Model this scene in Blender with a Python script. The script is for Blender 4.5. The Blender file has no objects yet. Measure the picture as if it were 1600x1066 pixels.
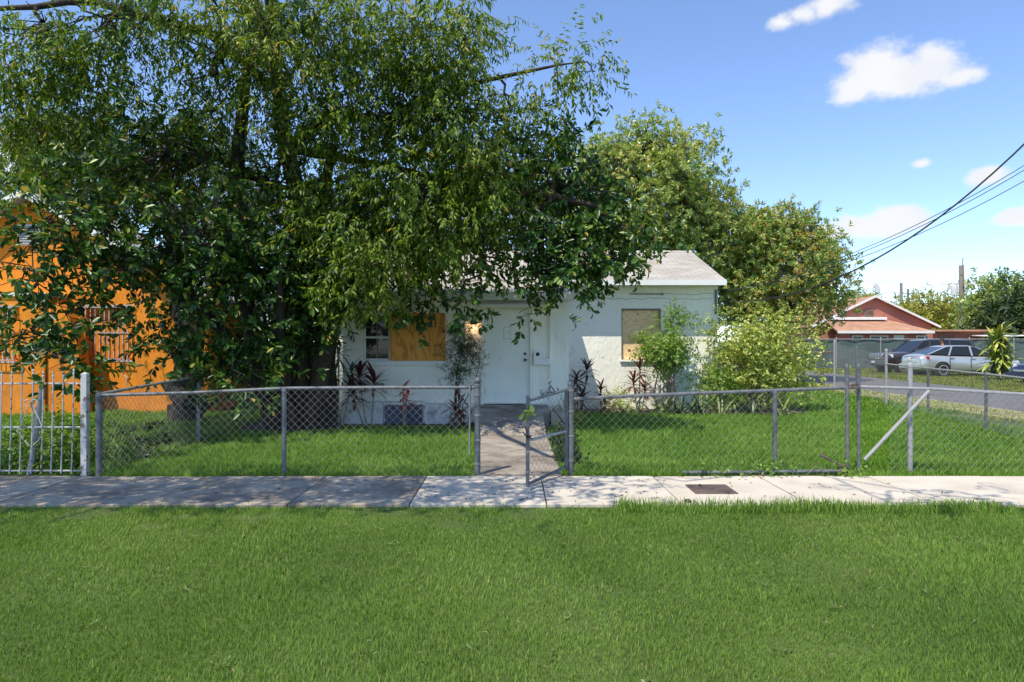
import bpy, bmesh, math
import numpy as np
from mathutils import Vector, Matrix, Euler

R = math.radians
scene = bpy.context.scene
C = scene.collection

# ------------------------------------------------------------------ camera
cd = bpy.data.cameras.new('camera')
cam = bpy.data.objects.new('camera', cd)
C.objects.link(cam)
cam.location = (0, 0, 1.65)
cam.rotation_euler = (R(90), 0, 0)
cd.sensor_width = 36
cd.lens = 24
cd.clip_end = 3000
scene.camera = cam

# ------------------------------------------------------------------ sun, sky, exposure
SUN_AZ, SUN_EL = R(215), R(60)          # behind the camera, to its left
sl = bpy.data.lights.new('sun', 'SUN')
sl.energy = 2.9
sl.angle = R(0.53)
sl.color = (1.0, 0.92, 0.77)
sun = bpy.data.objects.new('sun', sl)
C.objects.link(sun)
to_sun = Vector((math.sin(SUN_AZ) * math.cos(SUN_EL), math.cos(SUN_AZ) * math.cos(SUN_EL), math.sin(SUN_EL)))
sun.rotation_euler = to_sun.to_track_quat('Z', 'Y').to_euler()
sun.location = (-20, -30, 60)

scene.view_settings.view_transform = 'Standard'
scene.view_settings.look = 'None'
scene.view_settings.exposure = 0.95
scene.view_settings.gamma = 1.0
scene.view_settings.use_curve_mapping = False
try:
    scene.cycles.max_bounces = 8
    scene.cycles.transparent_max_bounces = 8
    scene.cycles.use_denoising = True
except Exception:
    pass

world = bpy.data.worlds.new('World')
scene.world = world
world.use_nodes = True
nt = world.node_tree
nt.nodes.clear()
def wn(t, **k):
    n = nt.nodes.new(t)
    for a, b in k.items():
        setattr(n, a, b)
    return n
def wl(a, b):
    nt.links.new(a, b)
def wmath(op, a, b=None, c=None, clamp=False):
    n = wn('ShaderNodeMath', operation=op, use_clamp=clamp)
    for i, v in enumerate((a, b, c)):
        if v is None:
            continue
        if isinstance(v, (int, float)):
            n.inputs[i].default_value = v
        else:
            wl(v, n.inputs[i])
    return n.outputs[0]
wo = wn('ShaderNodeOutputWorld')
bg = wn('ShaderNodeBackground')
SKY_STRENGTH = 0.142
bg.inputs['Strength'].default_value = SKY_STRENGTH
sky = wn('ShaderNodeTexSky', sky_type='NISHITA')
sky.sun_disc = False
sky.sun_elevation = SUN_EL
sky.sun_rotation = SUN_AZ
sky.altitude = 0
sky.air_density = 0.75
sky.dust_density = 0.0
sky.ozone_density = 2.0
tc = wn('ShaderNodeTexCoord')
sep = wn('ShaderNodeSeparateXYZ')
wl(tc.outputs['Generated'], sep.inputs[0])
az = wmath('ARCTAN2', sep.outputs[0], sep.outputs[1])
el = wmath('ARCSINE', sep.outputs[2])
comb = wn('ShaderNodeCombineXYZ')
wl(az, comb.inputs[0]); wl(el, comb.inputs[1])
# (azimuth, elevation, half width, half height) in degrees; scattered round the whole sky
clouds = [(29.2, 18.4, 5.0, 1.7), (28.2, 19.7, 3.1, 1.9), (26.9, 18.4, 2.6, 1.5), (31.8, 19.1, 2.1, 1.7), (33.2, 17.9, 2.4, .8),
          (27.8, 8.5, 4.4, 1.15), (29.6, 9.1, 2.6, 1.2), (24.6, 8.3, 2.6, .9), (34.8, 11.2, 1.8, .75), (36.7, 8.3, 1.8, .8),
          (24.8, 24.0, 2.5, 1.5), (21.6, 23.4, 1.8, .9), (23.2, 23.8, 2.0, 1.0), (31.0, 12.6, .9, .5), (28.5, 4.4, 3.6, .8), (33.0, 4.0, 3.0, .7), (23.0, 4.4, 2.0, .6),
          (52, 24, 7, 3), (70, 14, 9, 2.5), (95, 28, 8, 4), (-40, 12, 8, 2), (-75, 22, 9, 3), (-110, 12, 10, 2.5),
          (140, 20, 9, 3), (175, 30, 8, 4), (-150, 16, 9, 3), (48, 8, 6, 1.2), (120, 9, 9, 1.5), (-15, 6, 5, .9)]
cur = None
for ca, ce, wa, we in clouds:
    m = wn('ShaderNodeVectorMath', operation='SUBTRACT')
    wl(comb.outputs[0], m.inputs[0]); m.inputs[1].default_value = (R(ca), R(ce), 0)
    s = wn('ShaderNodeVectorMath', operation='MULTIPLY')
    wl(m.outputs[0], s.inputs[0]); s.inputs[1].default_value = (1 / R(wa), 1 / R(we), 0)
    ln = wn('ShaderNodeVectorMath', operation='LENGTH')
    wl(s.outputs[0], ln.inputs[0])
    v = wmath('SUBTRACT', 1.0, ln.outputs['Value'])
    if ca in (24.8, 21.6, 23.2, 31.0, 28.5, 33.0, 23.0, 33.2):
        v = wmath('SUBTRACT', v, .22)
    cur = v if cur is None else wmath('SMOOTH_MAX', cur, v, .25)
nz = wn('ShaderNodeTexNoise')
nz.inputs['Scale'].default_value = 26
nz.inputs['Detail'].default_value = 9
nz.inputs['Roughness'].default_value = .58
stretch = wn('ShaderNodeVectorMath', operation='MULTIPLY')
stretch.inputs[1].default_value = (1, 1, 1.5)
wl(tc.outputs['Generated'], stretch.inputs[0]); wl(stretch.outputs[0], nz.inputs['Vector'])
nzc = wmath('MULTIPLY', wmath('SUBTRACT', nz.outputs['Fac'], .5), 1.5)
cl = wmath('ADD', cur, nzc)
mr = wn('ShaderNodeMapRange', interpolation_type='SMOOTHSTEP')
mr.inputs['From Min'].default_value = -.04
mr.inputs['From Max'].default_value = .6
wl(cl, mr.inputs['Value'])
mask = wmath('MULTIPLY', mr.outputs[0], .97, clamp=True)
mix = wn('ShaderNodeMix', data_type='RGBA')
wl(mask, mix.inputs['Factor'])
skyt = wn('ShaderNodeMix', data_type='RGBA', blend_type='MULTIPLY')
skyt.inputs['Factor'].default_value = 1.0
skyt.inputs['B'].default_value = (.93, .98, 1.08, 1)
gm = wn('ShaderNodeGamma')
gm.inputs['Gamma'].default_value = .95
wl(sky.outputs[0], gm.inputs[0])
wl(gm.outputs[0], skyt.inputs['A'])
wl(skyt.outputs['Result'], mix.inputs['A'])
ccol = wn('ShaderNodeMix', data_type='RGBA')
nz2 = wn('ShaderNodeTexNoise'); nz2.inputs['Scale'].default_value = 14; nz2.inputs['Detail'].default_value = 5
wl(stretch.outputs[0], nz2.inputs['Vector'])
wl(nz2.outputs['Fac'], ccol.inputs['Factor'])
k = 1 / SKY_STRENGTH / 2 ** scene.view_settings.exposure
ccol.inputs['A'].default_value = (.84 * k, .87 * k, .93 * k, 1)
ccol.inputs['B'].default_value = (1.03 * k, 1.03 * k, 1.03 * k, 1)
wl(ccol.outputs['Result'], mix.inputs['B'])
wl(mix.outputs['Result'], bg.inputs['Color'])
wl(bg.outputs[0], wo.inputs[0])

# ------------------------------------------------------------------ materials
def new_mat(name):
    m = bpy.data.materials.new(name)
    m.use_nodes = True
    t = m.node_tree
    t.nodes.clear()
    out = t.nodes.new('ShaderNodeOutputMaterial')
    return m, t, out
def ramp(t, stops):
    r = t.nodes.new('ShaderNodeValToRGB')
    e = r.color_ramp.elements
    while len(e) < len(stops):
        e.new(.5)
    for i, (p, c) in enumerate(stops):
        e[i].position = p
        e[i].color = (c[0], c[1], c[2], 1)
    return r
def pm(name, c1, c2=None, scale=3.0, rough=.7, bump=0, bscale=60, metal=0, spec=.4, lo=.35, hi=.65, dirt=None, dscale=1.0, dlo=.55, dhi=.75, detail=6, coat=0, stretch=(1, 1, 1), randomize=0, bdist=.01):
    m, t, out = new_mat(name)
    N, L = t.nodes, t.links
    p = N.new('ShaderNodeBsdfPrincipled')
    p.inputs['Roughness'].default_value = rough
    p.inputs['Metallic'].default_value = metal
    p.inputs['Specular IOR Level'].default_value = spec
    p.inputs['Coat Weight'].default_value = coat
    L.new(p.outputs[0], out.inputs[0])
    g = N.new('ShaderNodeNewGeometry')
    sc = N.new('ShaderNodeVectorMath'); sc.operation = 'MULTIPLY'; sc.inputs[1].default_value = stretch
    L.new(g.outputs['Position'], sc.inputs[0])
    vec = sc.outputs[0]
    if randomize:
        oi = N.new('ShaderNodeObjectInfo')
        ad = N.new('ShaderNodeVectorMath'); ad.operation = 'MULTIPLY_ADD'
        L.new(oi.outputs['Random'], ad.inputs[0]); ad.inputs[1].default_value = (37, 91, 53); L.new(vec, ad.inputs[2])
        vec = ad.outputs[0]
    c2 = c2 or c1
    n = N.new('ShaderNodeTexNoise'); n.inputs['Scale'].default_value = scale; n.inputs['Detail'].default_value = detail
    L.new(vec, n.inputs['Vector'])
    r = ramp(t, [(lo, c1), (hi, c2)])
    L.new(n.outputs['Fac'], r.inputs[0])
    col = r.outputs[0]
    if dirt:
        n2 = N.new('ShaderNodeTexNoise'); n2.inputs['Scale'].default_value = dscale; n2.inputs['Detail'].default_value = 9; n2.inputs['Roughness'].default_value = .65
        L.new(vec, n2.inputs['Vector'])
        r2 = ramp(t, [(dlo, (0, 0, 0)), (dhi, (1, 1, 1))])
        L.new(n2.outputs['Fac'], r2.inputs[0])
        mx = N.new('ShaderNodeMix'); mx.data_type = 'RGBA'
        L.new(r2.outputs[0], mx.inputs['Factor']); L.new(col, mx.inputs['A']); mx.inputs['B'].default_value = (*dirt, 1)
        col = mx.outputs['Result']
    L.new(col, p.inputs['Base Color'])
    if bump:
        b = N.new('ShaderNodeBump'); b.inputs['Strength'].default_value = bump; b.inputs['Distance'].default_value = bdist
        n3 = N.new('ShaderNodeTexNoise'); n3.inputs['Scale'].default_value = bscale; n3.inputs['Detail'].default_value = 5
        L.new(vec, n3.inputs['Vector']); L.new(n3.outputs['Fac'], b.inputs['Height']); L.new(b.outputs[0], p.inputs['Normal'])
    return m
def leaf_mat(name, stops, trans=.3, rough=.42, nscale=.7, tint=(1.25, 1.15, .55), spec=.5):
    m, t, out = new_mat(name)
    N, L = t.nodes, t.links
    a = N.new('ShaderNodeAttribute'); a.attribute_name = 'rnd'
    g = N.new('ShaderNodeNewGeometry')
    n = N.new('ShaderNodeTexNoise'); n.inputs['Scale'].default_value = nscale; n.inputs['Detail'].default_value = 3
    L.new(g.outputs['Position'], n.inputs['Vector'])
    ad = N.new('ShaderNodeMath'); ad.operation = 'MULTIPLY_ADD'
    L.new(n.outputs['Fac'], ad.inputs[0]); ad.inputs[1].default_value = .9; ad.inputs[2].default_value = -.45
    s = N.new('ShaderNodeMath'); s.operation = 'ADD'; s.use_clamp = True
    L.new(ad.outputs[0], s.inputs[0]); L.new(a.outputs['Fac'], s.inputs[1])
    r = ramp(t, stops)
    L.new(s.outputs[0], r.inputs[0])
    p = N.new('ShaderNodeBsdfPrincipled')
    p.inputs['Roughness'].default_value = rough
    p.inputs['Specular IOR Level'].default_value = spec
    L.new(r.outputs[0], p.inputs['Base Color'])
    tr = N.new('ShaderNodeBsdfTranslucent')
    mm = N.new('ShaderNodeMix'); mm.data_type = 'RGBA'; mm.blend_type = 'MULTIPLY'; mm.inputs['Factor'].default_value = 1
    L.new(r.outputs[0], mm.inputs['A']); mm.inputs['B'].default_value = (*[x * 1.5 for x in tint], 1)
    L.new(mm.outputs['Result'], tr.inputs['Color'])
    x = N.new('ShaderNodeMixShader'); x.inputs[0].default_value = trans
    L.new(p.outputs[0], x.inputs[1]); L.new(tr.outputs[0], x.inputs[2]); L.new(x.outputs[0], out.inputs[0])
    return m
def emis(name, c, s):
    m, t, out = new_mat(name)
    e = t.nodes.new('ShaderNodeEmission'); e.inputs[0].default_value = (*c, 1); e.inputs[1].default_value = s
    t.links.new(e.outputs[0], out.inputs[0])
    return m
def glass_mat(name, c=(.02, .025, .03), rough=.05):
    m, t, out = new_mat(name)
    p = t.nodes.new('ShaderNodeBsdfPrincipled'); p.inputs['Base Color'].default_value = (*c, 1)
    p.inputs['Roughness'].default_value = rough; p.inputs['Specular IOR Level'].default_value = .3
    t.links.new(p.outputs[0], out.inputs[0])
    return m
def shingle_mat(name, c1, c2, c3, axis='xy', w=.3, h=.14):
    m, t, out = new_mat(name)
    N, L = t.nodes, t.links
    p = N.new('ShaderNodeBsdfPrincipled'); p.inputs['Roughness'].default_value = .92; p.inputs['Specular IOR Level'].default_value = .2
    L.new(p.outputs[0], out.inputs[0])
    g = N.new('ShaderNodeNewGeometry'); sp = N.new('ShaderNodeSeparateXYZ'); cb = N.new('ShaderNodeCombineXYZ')
    L.new(g.outputs['Position'], sp.inputs[0])
    L.new(sp.outputs[0 if axis == 'xy' else 1], cb.inputs[0]); L.new(sp.outputs[1 if axis == 'xy' else 0], cb.inputs[1])
    b = N.new('ShaderNodeTexBrick'); b.offset = .5
    b.inputs['Scale'].default_value = 1; b.inputs['Brick Width'].default_value = w; b.inputs['Row Height'].default_value = h
    b.inputs['Mortar Size'].default_value = .008; b.inputs['Bias'].default_value = 0
    b.inputs['Color1'].default_value = (*c1, 1); b.inputs['Color2'].default_value = (*c2, 1); b.inputs['Mortar'].default_value = (*c3, 1)
    L.new(cb.outputs[0], b.inputs['Vector'])
    n = N.new('ShaderNodeTexNoise'); n.inputs['Scale'].default_value = 1.3; n.inputs['Detail'].default_value = 8
    L.new(g.outputs['Position'], n.inputs['Vector'])
    r = ramp(t, [(.3, (.78, .76, .74)), (.7, (1.12, 1.12, 1.12))])
    L.new(n.outputs['Fac'], r.inputs[0])
    mx = N.new('ShaderNodeMix'); mx.data_type = 'RGBA'; mx.blend_type = 'MULTIPLY'; mx.inputs['Factor'].default_value = 1
    L.new(b.outputs['Color'], mx.inputs['A']); L.new(r.outputs[0], mx.inputs['B']); L.new(mx.outputs['Result'], p.inputs['Base Color'])
    bp = N.new('ShaderNodeBump'); bp.inputs['Strength'].default_value = .5; bp.inputs['Distance'].default_value = .01; bp.invert = True
    L.new(b.outputs['Fac'], bp.inputs['Height']); L.new(bp.outputs[0], p.inputs['Normal'])
    return m
def ply_mat(name, c1, c2, knot, sx, sz, kscale=2.6):
    m, t, out = new_mat(name)
    N, L = t.nodes, t.links
    p = N.new('ShaderNodeBsdfPrincipled'); p.inputs['Roughness'].default_value = .7; p.inputs['Specular IOR Level'].default_value = .25
    L.new(p.outputs[0], out.inputs[0])
    g = N.new('ShaderNodeNewGeometry'); sc = N.new('ShaderNodeVectorMath'); sc.operation = 'MULTIPLY'; sc.inputs[1].default_value = (sx, 1, sz)
    L.new(g.outputs['Position'], sc.inputs[0])
    n = N.new('ShaderNodeTexNoise'); n.inputs['Scale'].default_value = 1.1; n.inputs['Detail'].default_value = 2; n.inputs['Distortion'].default_value = .6
    L.new(sc.outputs[0], n.inputs['Vector'])
    fr = N.new('ShaderNodeMath'); fr.operation = 'MULTIPLY'; fr.inputs[1].default_value = 11; L.new(n.outputs['Fac'], fr.inputs[0])
    fr2 = N.new('ShaderNodeMath'); fr2.operation = 'FRACT'; L.new(fr.outputs[0], fr2.inputs[0])
    r = ramp(t, [(0, c2), (.18, c1), (.75, c1), (1, c2)]); L.new(fr2.outputs[0], r.inputs[0])
    v = N.new('ShaderNodeTexVoronoi'); v.inputs['Scale'].default_value = kscale; L.new(g.outputs['Position'], v.inputs['Vector'])
    r2 = ramp(t, [(.07, (1, 1, 1)), (.13, (0, 0, 0))]); L.new(v.outputs['Distance'], r2.inputs[0])
    mx = N.new('ShaderNodeMix'); mx.data_type = 'RGBA'; L.new(r2.outputs[0], mx.inputs['Factor']); L.new(r.outputs[0], mx.inputs['A']); mx.inputs['B'].default_value = (*knot, 1)
    n2 = N.new('ShaderNodeTexNoise'); n2.inputs['Scale'].default_value = 60; sc2 = N.new('ShaderNodeVectorMath'); sc2.operation = 'MULTIPLY'; sc2.inputs[1].default_value = (sx, 1, sz)
    L.new(g.outputs['Position'], sc2.inputs[0]); L.new(sc2.outputs[0], n2.inputs['Vector'])
    r3 = ramp(t, [(.3, (.82, .8, .78)), (.7, (1.08, 1.08, 1.08))]); L.new(n2.outputs['Fac'], r3.inputs[0])
    m2 = N.new('ShaderNodeMix'); m2.data_type = 'RGBA'; m2.blend_type = 'MULTIPLY'; m2.inputs['Factor'].default_value = 1
    L.new(mx.outputs['Result'], m2.inputs['A']); L.new(r3.outputs[0], m2.inputs['B']); L.new(m2.outputs['Result'], p.inputs['Base Color'])
    return m

M = {}
M['stucco'] = pm('stucco', (.84, .83, .74), (.89, .875, .78), 1.3, .88, .9, 16, dirt=(.50, .47, .40), dscale=3.2, dlo=.61, dhi=.84, bdist=.02, stretch=(1, 1, .45))
M['white_paint'] = pm('white_paint', (.74, .76, .73), (.8, .8, .77), 4, .6, .15, 60, dirt=(.4, .38, .34), dscale=5, dlo=.64, dhi=.78)
M['door_paint'] = pm('door_paint', (.75, .78, .71), (.81, .83, .76), 2, .5, .05, 30, dirt=(.42, .43, .42), dscale=4, dlo=.66, dhi=.8)
M['plinth'] = pm('plinth', (.62, .64, .64), (.72, .73, .72), 3, .85, .6, 40, dirt=(.22, .21, .19), dscale=3, dlo=.52, dhi=.7)
M['shingle'] = shingle_mat('shingle', (.47, .43, .375), (.385, .355, .31), (.28, .26, .23))
M['shingle_light'] = shingle_mat('shingle_light', (.42, .42, .43), (.35, .35, .36), (.25, .25, .25), 'yx')
M['shingle_peach'] = shingle_mat('shingle_peach', (.50, .28, .18), (.42, .235, .155), (.3, .18, .12), w=.4, h=.2)
M['ply_orange'] = ply_mat('ply_orange', (.82, .37, .085), (.52, .20, .04), (.09, .035, .012), 2.4, .55, 2.2)
M['ply_pale'] = ply_mat('ply_pale', (.90, .67, .38), (.70, .46, .22), (.17, .06, .03), .55, 2.6, 2.7)
M['glass'] = glass_mat('glass')
M['dark'] = pm('dark', (.02, .02, .022), (.035, .035, .035), 8, .6)
M['orange'] = pm('orange', (.68, .215, .012), (.78, .27, .022), 1.1, .88, .8, 18, dirt=(.46, .15, .02), dscale=1.9, dlo=.5, dhi=.75, stretch=(1, 1, .4), bdist=.015)
M['coral'] = pm('coral', (.40, .145, .10), (.45, .165, .115), 1.2, .8, .2, 30)
M['white_far'] = pm('white_far', (.74, .72, .68), (.8, .78, .74), 3, .7)
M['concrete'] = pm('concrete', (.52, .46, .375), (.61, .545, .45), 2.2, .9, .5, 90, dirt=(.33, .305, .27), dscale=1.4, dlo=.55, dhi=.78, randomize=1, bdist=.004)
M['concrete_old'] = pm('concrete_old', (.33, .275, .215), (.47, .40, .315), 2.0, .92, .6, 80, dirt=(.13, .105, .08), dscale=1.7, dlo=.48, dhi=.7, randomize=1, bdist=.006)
M['concrete_path'] = pm('concrete_path', (.27, .23, .19), (.41, .36, .30), 1.6, .93, .7, 70, dirt=(.13, .108, .088), dscale=2.3, dlo=.44, dhi=.66, randomize=1, bdist=.006)
M['asphalt'] = pm('asphalt', (.135, .13, .132), (.165, .16, .16), 2.5, .95, .5, 160, dirt=(.1, .097, .097), dscale=.6, dlo=.5, dhi=.7)
M['galv'] = pm('galv', (.11, .12, .135), (.165, .175, .19), 14, .6, .2, 90, metal=.25, dirt=(.06, .058, .058), dscale=9, dlo=.55, dhi=.7)
M['galv_light'] = pm('galv_light', (.30, .305, .31), (.40, .40, .40), 12, .6, .2, 90, metal=.2, dirt=(.17, .16, .15), dscale=12, dlo=.56, dhi=.68)
M['wire'] = pm('wire', (.27, .275, .28), (.36, .36, .36), 6, .6, metal=.2, dirt=(.19, .16, .14), dscale=3, dlo=.56, dhi=.7)
M['wire_dark'] = pm('wire_dark', (.2, .2, .2), (.28, .27, .26), 6, .6, metal=.3)
M['iron_white'] = pm('iron_white', (.42, .42, .415), (.52, .52, .51), 7, .6, .2, 80, dirt=(.12, .065, .04), dscale=13, dlo=.54, dhi=.62)
M['rust'] = pm('rust', (.20, .10, .065), (.30, .16, .11), 10, .85, .4, 60)
M['rust_plate'] = pm('rust_plate', (.105, .075, .068), (.16, .115, .1), 6, .8, .5, 70)
M['soil'] = pm('soil', (.10, .07, .048), (.17, .125, .09), 4, .95, .7, 30, bdist=.03)
M['lawn_ground'] = pm('lawn_ground', (.055, .085, .018), (.085, .13, .026), .9, .95, .6, 40, dirt=(.12, .10, .045), dscale=.5, dlo=.56, dhi=.74, bdist=.02)
M['dry_verge'] = pm('dry_verge', (.36, .32, .17), (.27, .27, .10), 1.6, .95, .5, 40)
M['bark'] = pm('bark', (.035, .027, .02), (.075, .058, .042), 6, .95, .9, 22, stretch=(1, 1, .25), bdist=.03)
M['bark_pale'] = pm('bark_pale', (.2, .165, .13), (.3, .25, .2), 9, .9, .6, 30, stretch=(1, 1, .3))
M['pole_wood'] = pm('pole_wood', (.20, .175, .15), (.29, .255, .22), 5, .9, .4, 30, stretch=(1, 1, .1))
M['cable'] = pm('cable', (.018, .018, .02), (.03, .03, .03), 5, .6)
M['screen'] = pm('screen', (.075, .105, .098), (.11, .145, .135), .8, .85, .3, 30)
M['leaf_big'] = leaf_mat('leaf_big', [(0, (.008, .030, .006)), (.38, (.020, .066, .010)), (.68, (.070, .16, .020)), (.92, (.22, .30, .045)), (.99, (.45, .32, .06))], .24, .36, .6, spec=.42)
M['leaf_fine'] = leaf_mat('leaf_fine', [(0, (.022, .055, .006)), (.36, (.070, .135, .011)), (.7, (.18, .27, .022)), (.95, (.34, .38, .045)), (1, (.45, .29, .08))], .36, .4, .6, spec=.35)
M['leaf_mango'] = leaf_mat('leaf_mango', [(0, (.08, .15, .04)), (.35, (.19, .30, .07)), (.65, (.34, .42, .10)), (.86, (.54, .54, .14)), (1, (.66, .42, .15))], .32, .32, .55, spec=.8)
M['leaf_mango_red'] = leaf_mat('leaf_mango_red', [(0, (.07, .15, .036)), (.35, (.16, .29, .06)), (.58, (.30, .39, .09)), (.74, (.48, .42, .11)), (1, (.64, .29, .10))], .32, .34, .9, spec=.6)
M['leaf_dark'] = leaf_mat('leaf_dark', [(0, (.012, .03, .007)), (.5, (.03, .065, .013)), (1, (.09, .13, .03))], .22)
M['leaf_far'] = leaf_mat('leaf_far', [(0, (0.064, 0.112, 0.032)), (.5, (0.120, 0.184, 0.048)), (1, (0.224, 0.272, 0.072))], .25)
M['leaf_yellow'] = leaf_mat('leaf_yellow', [(0, (0.146, 0.188, 0.036)), (.5, (0.293, 0.318, 0.057)), (1, (0.536, 0.463, 0.081))], .3)
M['leaf_variegated'] = leaf_mat('leaf_variegated', [(0, (0.103, 0.172, 0.034)), (.4, (0.241, 0.328, 0.061)), (.7, (0.466, 0.517, 0.121)), (1, (0.828, 0.776, 0.293))], .3, .45, 1.6)
M['leaf_bright'] = leaf_mat('leaf_bright', [(0, (0.063, 0.140, 0.025)), (.5, (0.154, 0.280, 0.042)), (1, (0.336, 0.420, 0.084))], .35, .42, 1.4)
M['leaf_shrub'] = leaf_mat('leaf_shrub', [(0, (.015, .03, .008)), (.6, (.035, .06, .013)), (1, (.11, .12, .03))], .2)
M['litter'] = leaf_mat('litter', [(0, (.05, .035, .022)), (.5, (.12, .085, .045)), (1, (.24, .19, .1))], .1, .8)
M['ti_dark'] = pm('ti_dark', (.055, .012, .016), (.11, .022, .025), 5, .35, spec=.5)
M['ti_brown'] = pm('ti_brown', (.13, .035, .025), (.22, .07, .045), 5, .4, spec=.5)
M['ti_pink'] = pm('ti_pink', (.42, .045, .05), (.62, .20, .17), 6, .4, spec=.5)
M['strap_green'] = pm('strap_green', (.03, .065, .018), (.06, .11, .03), 4, .4, spec=.5)
M['strap_pale'] = pm('strap_pale', (.16, .22, .06), (.34, .36, .14), 9, .45)
M['strap_yellow'] = pm('strap_yellow', (.16, .24, .03), (.42, .42, .07), 2.2, .4, spec=.5)
M['silver'] = pm('silver', (.52, .53, .52), (.56, .57, .56), 2, .28, metal=.55, coat=.6)
M['charcoal_paint'] = pm('charcoal_paint', (.035, .028, .03), (.05, .042, .043), 2, .3, coat=.6)
M['blue_paint'] = pm('blue_paint', (.01, .018, .06), (.013, .024, .08), 2, .25, coat=.6)
M['chrome'] = pm('chrome', (.62, .63, .64), (.7, .7, .7), 3, .2, metal=.9)
M['alloy'] = pm('alloy', (.55, .55, .55), (.62, .62, .62), 4, .4, metal=.2)
M['tyre'] = pm('tyre', (.018, .018, .018), (.03, .03, .03), 5, .85)
M['tail_red'] = pm('tail_red', (.42, .02, .02), (.5, .03, .03), 5, .2)
M['lamp_clear'] = pm('lamp_clear', (.62, .62, .6), (.72, .72, .7), 9, .15)
M['skin'] = pm('skin', (.26, .115, .07), (.32, .145, .09), 6, .55)
M['hair'] = pm('hair', (.03, .018, .014), (.05, .03, .02), 20, .7)
M['shirt'] = pm('shirt', (.30, .29, .29), (.38, .37, .37), 6, .85)
M['trousers'] = pm('trousers', (.05, .06, .09), (.07, .085, .12), 6, .85)
M['sheet'] = pm('sheet', (.66, .72, .66), (.74, .79, .73), 3, .6, dirt=(.45, .47, .42), dscale=4, dlo=.6, dhi=.8)
M['grey_roof'] = pm('grey_roof', (.5, .5, .5), (.58, .58, .58), 2, .8)
M['vent_dark'] = pm('vent_dark', (.055, .075, .115), (.08, .105, .15), 3, .7)
M['bulb'] = emis('bulb', (1.0, .62, .28), .7)
def grass_mat(name, lo, mid, hi, tip, nscale=.8):
    m = leaf_mat(name, [(0, lo), (.5, mid), (.93, hi), (1, tip)], .3, .5, nscale, tint=(1.1, 1.1, .5), spec=.12)
    return m
M['grass_verge'] = grass_mat('grass_verge', (.075, .155, .024), (.16, .275, .046), (.26, .36, .08), (.44, .39, .18), .4)
M['grass_yard'] = grass_mat('grass_yard', (.09, .195, .022), (.15, .285, .034), (.24, .365, .055), (.44, .40, .15), .6)
M['grass_far'] = grass_mat('grass_far', (.15, .18, .03), (.22, .25, .045), (.30, .32, .07), (.4, .36, .14), .7)

# ------------------------------------------------------------------ mesh helpers
def place(o, parent=None, world=True):
    C.objects.link(o)
    if parent is not None:
        o.parent = parent
        if world:
            l = parent.location.copy()
            q = parent
            while q.parent is not None:
                q = q.parent
                l = q.location.copy()
            o.matrix_parent_inverse = Matrix.Translation(-l) if parent.parent is None else Matrix.Identity(4)
            if parent.parent is not None:
                # parent is a mesh built in world coordinates: its own inverse already cancels the root
                o.matrix_parent_inverse = Matrix.Identity(4)
    return o
def tag(o, label=None, cat=None, group=None, kind=None):
    if label: o['label'] = label
    if cat: o['category'] = cat
    if group: o['group'] = group
    if kind: o['kind'] = kind
    return o
def thing(name, label, cat, loc=(0, 0, 0), rz=0, group=None):
    o = bpy.data.objects.new(name, None)
    o.empty_display_size = .2
    C.objects.link(o)
    o.location = loc
    o.rotation_euler = (0, 0, rz)
    return tag(o, label, cat, group)
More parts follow.
